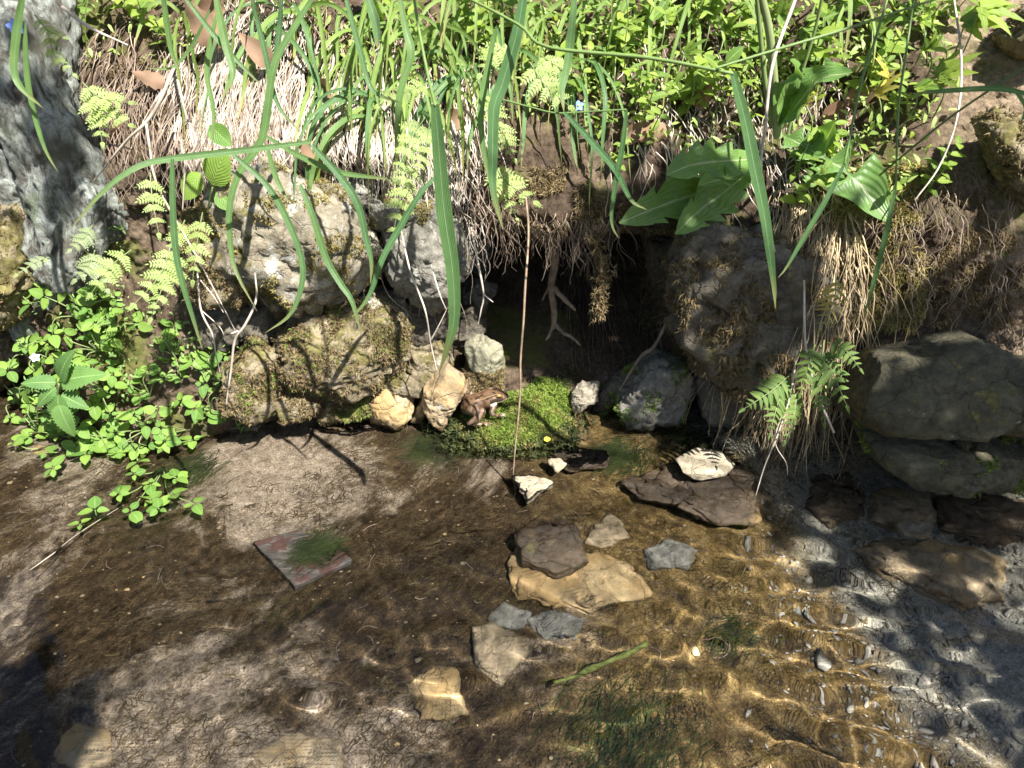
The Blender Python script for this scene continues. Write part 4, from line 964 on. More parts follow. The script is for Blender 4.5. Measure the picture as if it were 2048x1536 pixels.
grass_plant('tall grass clump drooping over the dead stems', [([(629, -10), (581, 68), (547, 137), (526, 273), (479, 345), (459, 420), (464, 513), (480, 560), (514, 622)], (-.18, -.3), .0125), ([(465, 308), (533, 369), (574, 438), (600, 505), (605, 563), (581, 628), (530, 666)], (-.25, -.32), .011), ([(533, 290), (554, 359), (578, 404)], (-.25, -.27), .009), ([(564, -10), (554, 103), (527, 239), (512, 310)], (-.15, -.2), .010), ([(502, -10), (530, 103), (554, 205), (598, 262)], (-.15, -.2), .009)])
grass_plant('loose grass blades crossing near the brown dead leaf', [([(431, -10), (451, 85), (466, 147), (448, 192)], (-.2, -.25), .013), ([(366, -10), (444, 89), (523, 171)], (-.2, -.22), .008), ([(433, 30), (414, 137), (427, 222), (424, 296)], (-.17, -.22), .0085), ([(325, -20), (342, 96), (358, 140)], (-.15, -.16), .010), ([(420, 20), (385, 90), (352, 130), (330, 138), (290, 136)], (-.12, -.14), .0055)])
grass_plant('grass blade tips hanging before the dense grass', [([(735, -10), (752, 50), (755, 98)], (-.3, -.32), .013), ([(798, -10), (812, 60), (822, 110), (800, 190), (790, 300)], (-.2, -.25), .012), ([(690, -10), (720, 100), (745, 180), (800, 205)], (-.2, -.25), .009)])
# blades that fill the grassy lip
def random_blade(px, py, r, L, lean=0.0, upf=.9):
    p = on_bank(px, py)[0]
    q = [p]; d = unit(np.array([r.normal(lean, .35), -abs(r.normal(.55, .3)), abs(r.normal(upf, .3))])); m = 8
    for i in range(m):
        d = unit(d + np.array([r.normal(0, .08) + .03 * lean, -.02, -.34 - .05 * i])); q.append(q[-1] + d * L / m)
    q = np.array(q); q[1:, 1] = np.minimum(q[1:, 1], bank_s(q[1:, 0], q[1:, 2]) - .03)
    return q
r = np.random.default_rng(77)
k = 0
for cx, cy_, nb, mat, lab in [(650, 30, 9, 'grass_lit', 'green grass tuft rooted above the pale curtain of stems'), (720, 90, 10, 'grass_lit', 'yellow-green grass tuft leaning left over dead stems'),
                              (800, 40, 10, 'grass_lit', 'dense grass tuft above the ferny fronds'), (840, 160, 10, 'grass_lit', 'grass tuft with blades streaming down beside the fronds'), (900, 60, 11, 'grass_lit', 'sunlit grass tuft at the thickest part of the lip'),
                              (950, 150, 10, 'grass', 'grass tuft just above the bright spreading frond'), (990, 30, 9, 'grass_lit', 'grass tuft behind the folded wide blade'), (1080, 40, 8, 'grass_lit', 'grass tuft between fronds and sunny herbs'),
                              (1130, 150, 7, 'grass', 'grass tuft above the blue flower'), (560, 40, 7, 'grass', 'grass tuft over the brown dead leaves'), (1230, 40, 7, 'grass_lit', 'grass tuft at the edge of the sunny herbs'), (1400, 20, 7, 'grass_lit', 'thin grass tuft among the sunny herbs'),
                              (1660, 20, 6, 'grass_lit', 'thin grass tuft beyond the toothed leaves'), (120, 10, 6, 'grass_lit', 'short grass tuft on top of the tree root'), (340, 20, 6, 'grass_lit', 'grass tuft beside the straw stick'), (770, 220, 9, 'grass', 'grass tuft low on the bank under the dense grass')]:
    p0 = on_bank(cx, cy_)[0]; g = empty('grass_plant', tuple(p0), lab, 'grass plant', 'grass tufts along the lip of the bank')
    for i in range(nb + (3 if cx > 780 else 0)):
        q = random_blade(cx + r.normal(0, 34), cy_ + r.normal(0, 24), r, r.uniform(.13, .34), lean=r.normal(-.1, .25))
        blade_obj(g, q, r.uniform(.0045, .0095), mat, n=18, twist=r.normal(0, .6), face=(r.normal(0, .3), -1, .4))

# ================================================================ ferny fronds
def make_pinna(mat, pairs=5, lw=.30, name='pinna'):
    parts, uvs = [], []
    base = L_PINNULE
    bv = np.array([v.co[:] for v in base.vertices]); bf = np.array([list(p.vertices) for p in base.polygons])
    for k in range(pairs + 1):
        t = k / pairs * .86 + .04; s = .42 * (1 - .55 * t)
        for sg in ((-1, 1) if k < pairs else (0,)):
            a = sg * 1.0; q = bv * s
            x = q[:, 0] * math.cos(a) + q[:, 1] * math.sin(a); y = q[:, 1] * math.cos(a) - q[:, 0] * math.sin(a)
            parts.append((np.stack([x, y + t, q[:, 2] - .12 * t * t], -1), bf)); uvs.append(np.tile([[.5, .5]], (len(bv), 1)))
    n0 = sum(len(p[0]) for p in parts)
    V, F = join(parts)
    st = np.array([[-.012, 0, .002], [.012, 0, .002], [.004, .95, -.1], [-.004, .95, -.1]])
    V = np.concatenate([V, st]); F = np.concatenate([F, [[n0, n0 + 1, n0 + 2, n0 + 3]]]); uvs.append(np.tile([[.5, .5]], (4, 1)))
    return mesh(name, V, F, MAT[mat], True, np.concatenate(uvs))
PINNA = {m: make_pinna(m) for m in ('fern', 'fern_dull', 'fern_yellow')}
L_POLY = {m: leaf_shape('pinna', serr(.20, .55, 6, .15), m, 16, us=(-1, 0, 1), droop=.15, fold=.1) for m in ('fern', 'fern_dull', 'fern_yellow')}
L_NARROW = leaf_shape('pinna', serr(.10, .5, 7, .2), 'fern_yellow', 14, us=(-1, 0, 1), droop=.2, fold=.1)
L_PARTS = {'bi': PINNA, 'oval': L_POLY, 'narrow': {'fern_yellow': L_NARROW}}
def fern(label, fronds, mat='fern', kind='bi', cat='fern', group=None):
    """fronds: list of (pixel path, (Y0, Y1), widest half-width in m)"""
    p0 = at(fronds[0][0][0][0], fronds[0][0][0][1], fronds[0][1][0])
    f = empty('fern', tuple(p0), label, cat, group)
    for pix, Y, hw in fronds:
        pts = spline(blade3(pix, Y), 30); L = np.linalg.norm(np.diff(pts, axis=0), axis=1).sum()
        V, F = tube(pts, [.0011, .0008, .0004], 5)
        fr = obj('frond', mesh('frond', V - p0, F, MAT['cress_stem']), f)
        T = unit(np.gradient(pts, axis=0)); n = int(max(5, L / (hw * {'bi': .62, 'oval': .42, 'narrow': .36}[kind])))
        face = unit(.5 * TOCAM(pts[15]) + np.array([.25, -.2, .75]) + rv(.15))
        for k in range(n):
            t = .18 + .80 * k / (n - 1); i = int(t * 29)
            w = hw * (math.sin(math.pi * min(1, (t * .86 + .12))) ** .7) * (1.12 - .55 * t) * RNG.uniform(.85, 1.15)
            side = unit(np.cross(T[i], face))
            for sg in (-1, 1):
                d = unit(side * sg + T[i] * .45 + rv(.08) + np.array([0, 0, -.1]))
                obj('pinna', L_PARTS[kind][mat], fr, frame(pts[i] - p0, d, face + rv(.12), max(w, .004)))
        obj('pinna', L_PARTS[kind][mat], fr, frame(pts[-2] - p0, T[-1], face, hw * .45))
    return f
fern('yellow-green feathery leaf spray beside the lichen bark', [([(165, 165), (200, 195), (262, 205)], (-.10, -.14), .030), ([(170, 180), (210, 225), (262, 250)], (-.10, -.15), .030), ([(172, 195), (195, 240), (205, 288)], (-.11, -.15), .024)])
fern('small feathery sprays on the bank above the yellow-green one', [([(95, 60), (110, 110), (150, 150)], (-.12, -.14), .020), ([(70, 30), (95, 60), (130, 75)], (-.12, -.14), .018)], 'fern')
fern('feathery leaf hanging between dry twigs', [([(300, 345), (305, 400), (318, 470)], (-.07, -.13), .028)])
fern('fronds drooping over the soil mound above the cress', [([(262, 500), (225, 530), (180, 590)], (-.14, -.20), .030), ([(345, 480), (320, 550), (265, 612)], (-.14, -.22), .032), ([(330, 500), (325, 570), (300, 640)], (-.15, -.22), .028), ([(355, 500), (350, 560), (330, 600)], (-.14, -.2), .024)])
fern('yellowing fronds beside the brown mossy rock', [([(405, 425), (395, 480), (385, 565)], (-.12, -.17), .028), ([(370, 440), (350, 480), (335, 505)], (-.1, -.14), .022)])
fern('single frond poking out beside the lichen root', [([(98, 515), (70, 525), (32, 550)], (-.1, -.16), .018)], 'fern_dull')
fern('leafy feathery plant in the shade of the lichen root', [([(190, 500), (180, 530), (150, 560)], (-.05, -.09), .03), ([(170, 500), (200, 540), (215, 580)], (-.05, -.09), .028), ([(185, 450), (165, 480), (140, 500)], (-.04, -.08), .024)], 'fern_dull')
fern('ferny plant hanging through the dense grass', [([(860, 165), (810, 185), (755, 212)], (-.08, -.16), .028), ([(850, 235), (815, 290), (790, 360)], (-.1, -.18), .032), ([(838, 310), (805, 380), (782, 490)], (-.12, -.18), .030), ([(860, 240), (850, 300), (830, 350)], (-.1, -.18), .026)])
fern('bright spreading frond on the edge of the sod above the den', [([(985, 325), (1015, 365), (1072, 405)], (-.10, -.17), .036), ([(990, 340), (1010, 390), (1035, 440)], (-.10, -.16), .022)])
fern('feathery plant behind the folded wide grass blade', [([(1010, 90), (985, 110), (960, 150)], (-.03, -.1), .03), ([(1060, 125), (1090, 170), (1142, 215)], (-.05, -.13), .034), ([(960, 190), (985, 215), (1005, 275)], (-.05, -.13), .03), ([(1000, 240), (1012, 280), (1030, 320)], (-.07, -.13), .024), ([(1080, 110), (1110, 130), (1150, 150)], (-.02, -.08), .026)])
fern('pale fern with oval leaflets under the dry root curtain', [([(1640, 690), (1665, 745), (1695, 815)], (-.19, -.25), .034), ([(1648, 680), (1640, 760), (1650, 850)], (-.19, -.25), .030), ([(1630, 690), (1620, 720), (1600, 790)], (-.19, -.24), .026), ([(1655, 685), (1690, 700), (1722, 740)], (-.19, -.24), .024)], 'fern', 'oval')
fern('green fern with rounded leaflets over the dark undercut', [([(1585, 745), (1545, 780), (1485, 820)], (-.19, -.27), .030), ([(1580, 760), (1555, 810), (1540, 870)], (-.19, -.27), .028), ([(1590, 770), (1590, 820), (1570, 885)], (-.19, -.26), .026)], 'fern', 'oval')
fern('withered yellow fern frond among the dry roots', [([(1672, 545), (1668, 600), (1640, 660)], (-.17, -.22), .032)], 'fern_yellow', 'narrow')

# ================================================================ cress on the left and on the water
def in_poly(px, py, poly):
    n = len(poly); inside = np.zeros(len(px), bool); j = n - 1
    for i in range(n):
        xi, yi = poly[i]; xj, yj = poly[j]
        c = ((yi > py) != (yj > py)) & (px < (xj - xi) * (py - yi) / (yj - yi + 1e-9) + xi)
        inside ^= c; j = i
    return inside
def cress(label, root, clusters, size=.021, group='cress plants along the water edge', flat=False):
    c = empty('cress', tuple(root), label, 'cress', group)
    for p in clusters:
        p = np.asarray(p); mid = (root + p) / 2 + np.array([0, -.015, .02 if not flat else .0]) + rv(.006)
        V, F = tube([root, mid, p], [.0014, .0012, .0009], 5, 12)
        receiver(obj('stem', mesh('stem', V - root, F, MAT['cress_stem']), c))
        face = unit(np.array([.15, -.45, .8]) + rv(.25)) if not flat else unit(np.array([0, -.1, 1]) + rv(.12))
        u = unit(np.cross(face, rv())); w = np.cross(face, u); a0 = RNG.uniform(0, 6.28); m = RNG.integers(3, 6)
        for i in range(m):
            a = a0 + 6.28 * i / m + RNG.normal(0, .25); d = u * math.cos(a) + w * math.sin(a) + face * RNG.uniform(-.15, .25)
            s = size * RNG.uniform(.45, 1.4)
            receiver(obj('leaf', L_OVAL[RNG.integers(0, 4)], c, frame(p - root + unit(d) * .003, d, face + rv(.2), s)))
    return c
cp = [(15, 575), (110, 548), (230, 585), (300, 640), (370, 655), (430, 690), (480, 735), (495, 805), (400, 835), (340, 845), (385, 885), (280, 905), (150, 905), (40, 870), (-10, 800), (35, 720), (90, 650)]
r = np.random.default_rng(5)
px = r.uniform(-10, 495, 900); py = r.uniform(545, 905, 900); ok = in_poly(px, py, cp)
# leave the bare soil window by the mound
ok &= ~(((px - 285) / 45) ** 2 + ((py - 700) / 55) ** 2 < 1)
px, py = px[ok], py[ok]
sel = []
for i in range(len(px)):
    if all((px[i] - px[j]) ** 2 + (py[i] - py[j]) ** 2 > 24 ** 2 for j in sel): sel.append(i)
    if len(sel) >= 128: break
px, py = px[sel], py[sel]
PC = np.concatenate([on_bank(px, py, 0.0)]); below = PC[:, 2] < .004
PC = np.where(below[:, None], np.array([atz(a, b, .008) for a, b in zip(px, py)]), PC + bank_n(PC) * r.uniform(.008, .045, len(PC))[:, None])
seeds = [((60, 590), 'cress sprig reaching out below the lichen root'), ((170, 610), 'cress growing thickly in front of the lichen root'), ((70, 690), 'cress trailing beside the white flower'), ((200, 680), 'cress plant heaped over the top of the leafy mound'), ((40, 790), 'cress left of the nettle at the water'), ((210, 760), 'cress crowding the right side of the nettle'),
         ((350, 690), 'cress with round leaves below the drooping fronds'), ((440, 740), 'cress beside the upright mossy rock'), ((300, 770), 'cress round the clod of bare soil'), ((420, 800), 'cress under the pale hanging twig'), ((290, 850), 'cress dipping its leaves into the shallows'), ((180, 860), 'cress below the nettle at the waterline'), ((80, 850), 'cress over the reddish pebble'), ((370, 860), 'cress sprig bending over the water edge')]
sp = np.array([s[0] for s in seeds]); own = np.argmin((px[:, None] - sp[None, :, 0]) ** 2 + (py[:, None] - sp[None, :, 1]) ** 2, 1)
for i, (s, lab) in enumerate(seeds):
    ids = np.where(own == i)[0]
    if len(ids) == 0: continue
    base = on_bank(s[0], min(s[1] + 22, 860))[0]
    if base[2] < 0: base = atz(s[0], s[1] + 15, .0)
    cress(lab, base, PC[ids])
for lab, root, cl in [('floating cress raft spreading over the shallow water', (330, 935), [(300, 1000), (268, 948), (262, 1022), (388, 1008), (345, 990), (238, 988), (318, 1018), (352, 955), (300, 968)]),
                      ('floating cress shoot above the reddish pebble', (150, 880), [(28, 884), (62, 838), (105, 936), (92, 905), (172, 908)]),
                      ('cress shoot arching into the water under the mound', (290, 880), [(330, 893), (275, 922), (200, 888), (385, 880), (235, 905)]),
                      ('submerged cress leaf stalk drifting on the flow', (200, 1010), [(160, 1048), (190, 1020)])]:
    cress(lab, atz(*root, -.006), [atz(a, b, RNG.uniform(.004, .014)) for a, b in cl], .021, flat=True)
cress('tiny two-leaved cress seedling beside the flat pinkish stone', atz(482, 862, -.004), [atz(484, 842, .012), atz(488, 858, .004)], .012)

# ================================================================ nettle
nb = on_bank(125, 835)[0]
net = empty('nettle', tuple(nb), 'young nettle with toothed leaves standing among the cress', 'nettle')
top = at(118, 768, nb[1] - .07)
V, F = tube([nb, (nb + top) / 2 + [0, -.015, .0], top], [.0022, .002, .0016], 7, 16)
obj('stem', mesh('stem', V - nb, F, MAT['cress_stem']), net)
for (bx, by), (tx, ty), dz in [((112, 765), (40, 762), .0), ((120, 758), (122, 708), .0), ((124, 762), (188, 742), .0), ((112, 775), (62, 812), -.01), ((116, 790), (112, 866), -.02), ((122, 790), (168, 812), -.01), ((118, 810), (140, 880), -.03)]:
    p = at(bx, by, top[1] + dz); q = at(tx, ty, top[1] - .02 + dz)
    leaf_at('leaf', L_NETTLE, net, p, q - p, [.05, -.65, .75], np.linalg.norm(q - p))
# dark wilted leaf and soil clod by the nettle
def dead(px, py, s, label, lift=.012, k=0, Y=None):
    p = on_bank(px, py, lift)[0] if Y is None else at(px, py, Y)
    o = obj('dead_leaf', L_DEAD[k % 2], None, frame(p, unit(rv() * [1, .25, .8]), unit(TOCAM(p) + rv(.35)), s))
    props(o, label, 'dead leaf'); return o
for a in [(452, 20, .075, 'reddish-brown dead leaf stuck high on the bank', .05, 0), (445, 95, .085, 'large brown dead leaf hanging among the pale stems', .05, 1), (655, 195, .06, 'rusty dead leaf tucked behind the green grass', .03, 0), (640, 325, .05, 'small curled dead leaf above the whitish rock', .03, 1), (240, 245, .055, 'grey crumpled dead leaf below the forked twig', .02, 0), (330, 165, .05, 'brown dead leaf caught in the tangle of stems', .02, 1), (1335, 265, .07, 'grey-brown dead leaf above the dandelion', .01, 1), (1240, 275, .055, 'dark curled dead leaf beside the sod', .01, 0), (1640, 240, .075, 'pinkish dead leaf under the strawberry-like leaves', .02, 0), (1690, 205, .06, 'dry folded leaf behind the yellow leaf', .02, 1), (930, 230, .06, 'tan dead leaf wedged in the dense grass', .02, 0), (195, 735, .04, 'dark wilted leaf beside the nettle', .04, 1), (385, 30, .05, 'brown dead leaf near the straw stick', .02, 1), (540, 130, .06, 'pale dead leaf within the curtain of stems', .04, 0), (1395, 220, .05, 'small dead leaf among the sunny herbs', .015, 1)]:
    dead(a[0], a[1], a[2], a[3], a[4], a[5])

# ================================================================ dandelion-like plant
def big_leaf(parent, pix, Y, width, wfun, mat, n=70, face=(.1, -.6, .8), fold=.30, wav=.14, name='leaf'):
    P = spline(blade3(pix, Y), n); T = unit(np.gradient(P, axis=0)); S = unit(np.cross(T, np.array(face, float))); Nn = np.cross(S, T)
    us = np.array([-1, -.6, -.25, 0, .25, .6, 1]); s = np.linspace(0, 1, n)
    w = np.array([wfun(v) for v in s]) * width
    wl_ = np.array([wfun(min(1, v + .012)) for v in s]) * width
    ww = np.where(us[None] < 0, w[:, None], wl_[:, None])
    V = P[:, None] + (us[None] * ww)[..., None] * S[:, None] + ((np.abs(us)[None] * ww * fold) + wav * np.sin(s * 26)[:, None] * np.abs(us)[None] * ww)[..., None] * Nn[:, None]
    V = V - .35 * (np.abs(us)[None] * ww)[..., None] * T[:, None]
    UV = np.stack(np.broadcast_arrays((us[None] + 1) / 2, s[:, None]), -1).reshape(-1, 2)
    return obj(name, mesh(name, V.reshape(-1, 3) - np.array(parent.location), grid_faces(n, 7), MAT[mat], True, UV), parent)
def dl(v): # broad leaf, backward teeth, pointed tip
    body = min(1, (v / .55) ** .8) if v < .55 else max(0, 1 - (v - .55) / .45) ** .62
    t = (v * 6.5) % 1.0; return max(.05, body * (1 - .45 * t ** 1.5 * (1 if v < .85 else .2)))
def dlob(v): # lobed leaf with an arrow-shaped end
    if v > .60: return max(.02, min(1, (v - .60) / .035) * max(0, 1 - (v - .60) / .40) ** .75)
    t = (v / .60 * 3.3) % 1.0; env = .30 + .60 * v / .60
    return .06 + env * (max(0, t - .25) / .5 if t < .75 else (1 - t) / .25)
dp = on_bank(1560, 285)[0]
dan = empty('dandelion', tuple(dp), 'dandelion-like plant with large lobed leaves spread above the den', 'dandelion')
Yd = dp[1]
big_leaf(dan, [(1510, 330), (1430, 375), (1340, 405), (1238, 446)], (Yd - .02, Yd - .15), .052, dl, 'dandelion', face=(.1, -.8, .55))
big_leaf(dan, [(1515, 325), (1460, 375), (1400, 420), (1350, 468)], (Yd - .03, Yd - .17), .045, dl, 'dandelion', face=(.3, -.8, .5))
big_leaf(dan, [(1520, 318), (1450, 322), (1385, 330), (1332, 350)], (Yd - .04, Yd - .17), .046, dl, 'dandelion', face=(.0, -.75, .65), fold=.12)
big_leaf(dan, [(1525, 330), (1480, 350), (1430, 362), (1395, 372)], (Yd - .05, Yd - .18), .028, dlob, 'dandelion', face=(.0, -.5, .85))
big_leaf(dan, [(1565, 270), (1630, 305), (1705, 355), (1780, 448)], (Yd - .03, Yd - .18), .052, dlob, 'dandelion', n=90, face=(-.2, -.75, .65))
big_leaf(dan, [(1560, 255), (1590, 215), (1640, 160), (1705, 145)], (Yd - .03, Yd - .12), .050, dl, 'dandelion', face=(-.1, -.5, .85))
big_leaf(dan, [(1570, 275), (1620, 290), (1650, 280), (1672, 240)], (Yd - .03, Yd - .11), .034, dlob, 'dandelion', face=(-.2, -.6, .75))
big_leaf(dan, [(1580, 300), (1630, 330), (1655, 360), (1700, 372)], (Yd - .03, Yd - .14), .038, dlob, 'dandelion', face=(-.1, -.6, .75))
big_leaf(dan, [(1560, 260), (1570, 190), (1590, 140), (1580, 120)], (Yd - .03, Yd - .09), .03, dl, 'dandelion', face=(.1, -.6, .75))
for pix, rad in [([(1556, 275), (1548, 160), (1538, 60), (1515, -40)], [.0075, .0066, .0055]), ([(1545, 250), (1530, 160), (1520, 60), (1512, -30)], [.0045, .004, .0035]), ([(1575, 270), (1600, 160), (1630, 60), (1650, -30)], [.003, .0026, .0024])]:
    V, F = tube(blade3(pix, (Yd - .03, Yd - .05)), rad, 9, 30); obj('stem', mesh('stem', V - dp, F, MAT['cress_stem']), dan)

# ================================================================ herbs of the sunny upper bank
def herb(label, px, py, L, npair, size, lf, group, up=1.0, lean=None):
    p = on_bank(px, py, -.004)[0]
    d = unit(np.array([RNG.normal(0, .3) if lean is None else lean, -RNG.uniform(.35, .9), up])); q = [p]
    for i in range(4): d = unit(d + rv(.1) + np.array([0, 0, .06])); q.append(q[-1] + d * L / 4)
    h = empty('herb', tuple(p), label, 'herb', group)
    P = spline(q, 14); V, F = tube(P, [.0012, .0007], 5); obj('stem', mesh('stem', V - p, F, MAT['cress_stem']), h)
    for k in range(npair):
        i = int(4 + 9 * k / max(1, npair - 1)); a = RNG.uniform(0, 3.14) if k == 0 else a + 1.57 + RNG.normal(0, .2)
        t = unit(P[min(i + 1, 13)] - P[i - 1]); u = unit(np.cross(t, [.3, .2, 1])); w = np.cross(t, u)
        for sg in (0, math.pi):
            dd = u * math.cos(a + sg) + w * math.sin(a + sg) + t * .35
            obj('leaf', lf, h, frame(P[i] - p, dd, t + np.array([.15, -.3, .5]) + rv(.2), size * RNG.uniform(.7, 1.15) * (1.15 - .3 * k / npair)))
    return h
r = np.random.default_rng(31)
regs = [((1200, 0, 1520, 150), 20), ((1200, 120, 1500, 290), 13), ((1520, 0, 1760, 230), 15), ((1740, 0, 1880, 220), 11), ((1180, 200, 1330, 380), 6), ((1540, 230, 1860, 420), 10), ((200, 0, 420, 130), 6), ((40, 20, 200, 120), 5), ((1020, 60, 1200, 230), 8), ((620, 0, 1000, 140), 8)]
for ri, ((x0, y0, x1, y1), m) in enumerate(regs):
    wh = ['slope next to grass', 'slope above the dandelion', 'slope round thick pale stems', 'slope beside sandy earth', 'edge of the den sod', 'ground at the dandelion crown', 'bank near the tree', 'tree root', 'bank among feathery fronds', 'bank behind dense grass'][ri]
    for i in range(m):
        kd = r.integers(0, 3)
        kn = ['toothed paired leaves', 'smooth oval paired leaves', 'narrow paired leaves'][kd]
        herb('small green herb with %s on the %s' % (kn, wh), r.uniform(x0, x1), r.uniform(y0, y1), r.uniform(.05, .13), int(r.integers(3, 6)), r.uniform(.020, .036) * (1 if kd < 2 else .85), L_HERB[kd], 'herbs on the upper bank')
def lobed(label, px, py, Yo, s, me, face=(0, -.5, .85), ang=0.0, root=None, group=None):
    p = at(px, py, Yo); b = on_bank(px - 20 + RNG.normal(0, 15), py + 90)[0] if root is None else on_bank(*root)[0]
    h = empty('herb', tuple(b), label, 'herb', group)
    V, F = tube([b, (b + p) / 2 + [0, -.02, .01], p], [.0014, .0011], 5, 12); obj('stem', mesh('stem', V - b, F, MAT['cress_stem']), h)
    d = np.array([math.sin(ang), -.35, math.cos(ang) * .8])
    obj('leaf', me, h, frame(p - b, d, np.array(face) + rv(.1), s)); return h
Yo = float(on_bank(1800, 180)[0, 1])
lobed('strawberry-like leaf with toothed wedges above the sandy slope', 1835, 175, Yo - .08, .055, L_LOBED, ang=1.0)
lobed('broad toothed leaf beside the strawberry-like leaf', 1880, 150, Yo - .08, .06, L_LOBED, ang=.6)
lobed('toothed leaf at the top edge over the sandy slope', 1930, 45, Yo - .06, .07, L_LOBED, ang=.9, root=(1850, 200))
lobed('second toothed leaf on the long stalk over the sandy slope', 1960, 15, Yo - .08, .07, L_LOBED, ang=1.7, root=(1860, 210))
lobed('yellow lobed leaf below the toothed leaves', 1755, 185, Yo - .06, .05, L_LOBED_Y, ang=.4)
lobed('pale yellow lobed leaf next to the other yellow one', 1775, 150, Yo - .05, .045, L_LOBED_Y, ang=-.6)
lobed('small yellow leaf by the pinkish dead leaf', 1610, 205, Yo - .03, .025, L_LOBED_Y, ang=.4)
for i, (x, y) in enumerate([(1370, 105), (1255, 60), (1330, 30), (1450, 60), (1600, 70), (1680, 90), (1745, 60), (1300, 150), (1420, 30), (1230, 110), (1560, 30), (1790, 90), (1700, 20), (1480, 20), (1650, 30), (1840, 40), (1860, 100), (1270, 10), (1390, 150), (1740, 120)]):
    pb_ = on_bank(x, y)[0]
    lobed('buttercup-like lobed leaf on a thin stalk among the sunny herbs', x, y, float(pb_[1]) - .05, RNG.uniform(.03, .05), L_LOBED, ang=RNG.uniform(-1.6, 1.6), group='lobed leaves among the sunny herbs')
# upright leafy sprig in front of the dry roots, seedlings
herb('sprig with toothed leaf pairs beside the long wide blade', 1572, 430, .12, 5, .026, L_HERB[0], 'herbs on the upper bank')
sd = on_bank(1455, 690)[0]; seed3 = empty('seedling', tuple(sd), 'three-leaved seedling on the shaded rock face', 'seedling')
for (tx, ty) in [(1462, 645), (1487, 682), (1462, 706), (1440, 672)]:
    p = at(1457, 678, sd[1] - .05); q = at(tx, ty, sd[1] - .06); leaf_at('leaf', L_HERB[1], seed3, p, q - p, [.05, -.8, .5], np.linalg.norm(q - p) * 1.1)
V, F = tube([sd, at(1457, 678, sd[1] - .05)], [.001, .0008], 5, 8); obj('stem', mesh('stem', V - sd, F, MAT['cress_stem']), seed3)
pl = on_bank(415, 480)[0]; plant = empty('plantain', tuple(pl), 'plant with smooth spoon-shaped leaves above the brown mossy rock', 'plant')
for (bx, by), (tx, ty) in [((425, 370), (440, 308)), ((400, 345), (365, 395)), ((432, 385), (465, 415)), ((420, 250), (455, 285))]:
    p = at(bx, by, pl[1] - .08); q = at(tx, ty, pl[1] - .10); leaf_at('leaf', L_OVAL[1], plant, p, q - p, [.1, -.8, .5], np.linalg.norm(q - p) * 1.05)
V, F = tube([pl, at(412, 440, pl[1] - .05), at(425, 375, pl[1] - .08)], [.0022, .0016], 6, 12); obj('stem', mesh('stem', V - pl, F, MAT['cress_stem']), plant)
# small-leaved ground cover
def cover(boxes, size, mat, label, seed, me=None):
    r = np.random.default_rng(seed); base = me or L_HERB[1]
    bv = np.array([v.co[:] for v in base.vertices]); bf = np.array([list(p.vertices) for p in base.polygons]); buv = np.tile([[.5, .5]], (len(bv), 1))
    parts = []
    for (x0, y0, x1, y1), m in boxes:
        P = on_bank(r.uniform(x0, x1, m), r.uniform(y0, y1, m)); Nn = bank_n(P)
        g = fbm(P, 10, 2, .5, seed) > -.28; P, Nn = P[g], Nn[g]
        for p, n in zip(P, Nn):
            M = np.array(frame(p + n * r.uniform(.003, .04), unit(r.normal(size=3) + n * .3), unit(n + [.2, -.1, .7] + r.normal(0, .4, 3)), size * r.uniform(.5, 1.3)))
            parts.append((bv @ M[:3, :3].T + M[:3, 3], bf))
    V, F = join(parts)
    o = obj('ground_cover', mesh('ground_cover', V, F, MAT[mat], True, np.tile([[.5, .5]], (len(V), 1)))); props(o, label, 'ground cover', kind='stuff'); return o
cover([((1190, -10, 1560, 200), 520), ((1190, 150, 1500, 300), 160), ((1560, -10, 1900, 240), 330), ((1020, -10, 1210, 250), 260), ((1560, 240, 1860, 400), 160), ((640, -10, 1030, 160), 200), ((30, 0, 420, 130), 130)], .017, 'herb', 'carpet of tiny leaves over the sunny upper bank', 51, L_HERB[2])
cover([((230, 590, 480, 830), 260), ((60, 600, 260, 880), 260), ((170, 440, 260, 600), 120)], .010, 'cress', 'tiny cress leaves filling the mound', 53, L_HERB[2])

# ================================================================ flowers
def flower(label, p, s, mat, n=5, stem_to=None, face=None):
    p = np.asarray(p); f = empty('flower', tuple(p), label, 'flower')
    face = unit(TOCAM(p) + np.array([0, 0, .5])) if face is None else face
    u = unit(np.cross(face, [.2, .1, 1])); w = np.cross(face, u)
    pet = leaf_shape('petal', oval(.38, .85), 'herb', 7, us=(-1, 0, 1), droop=.1); pet.materials.clear(); pet.materials.append(MAT[mat])
    for i in range(n):
        a = 6.28 * i / n; obj('petal', pet, f, frame((0, 0, 0), u * math.cos(a) + w * math.sin(a) + face * .15, face, s))
    V, F = ico(2); obj('flower_centre', mesh('flower_centre', V * s * .22 + face * s * .1, F, MAT['petal_yellow' if mat != 'petal_yellow' else 'straw']), f)
    if stem_to is not None:
        V, F = tube([np.zeros(3), (np.asarray(stem_to) - p)], [.0007, .001], 5, 8); obj('stem', mesh('stem', V, F, MAT['cress_stem']), f)
    return f
flower('tiny blue flower above the sod', at(1157, 212, float(on_bank(1157, 212)[0, 1]) - .05), .010, 'petal_blue', stem_to=on_bank(1157, 240)[0])
flower('tiny blue flower in front of the lichen bark', at(31, 54, -.2), .011, 'petal_blue', stem_to=at(45, 40, .0))
flower('small white flower by the nettle', at(70, 715, float(on_bank(75, 725)[0, 1]) - .06), .009, 'petal_white', stem_to=on_bank(90, 740)[0])
yp = obj('petal', leaf_shape('petal', oval(.42, .8), 'herb', 7), None, frame(atz(1088, 880, .012), (.5, .1, .1), (0, -.4, .9), .013)); yp.data.materials.clear(); yp.data.materials.append(MAT['petal_yellow'])
props(yp, 'fallen yellow petal at the foot of the moss cushion', 'petal')

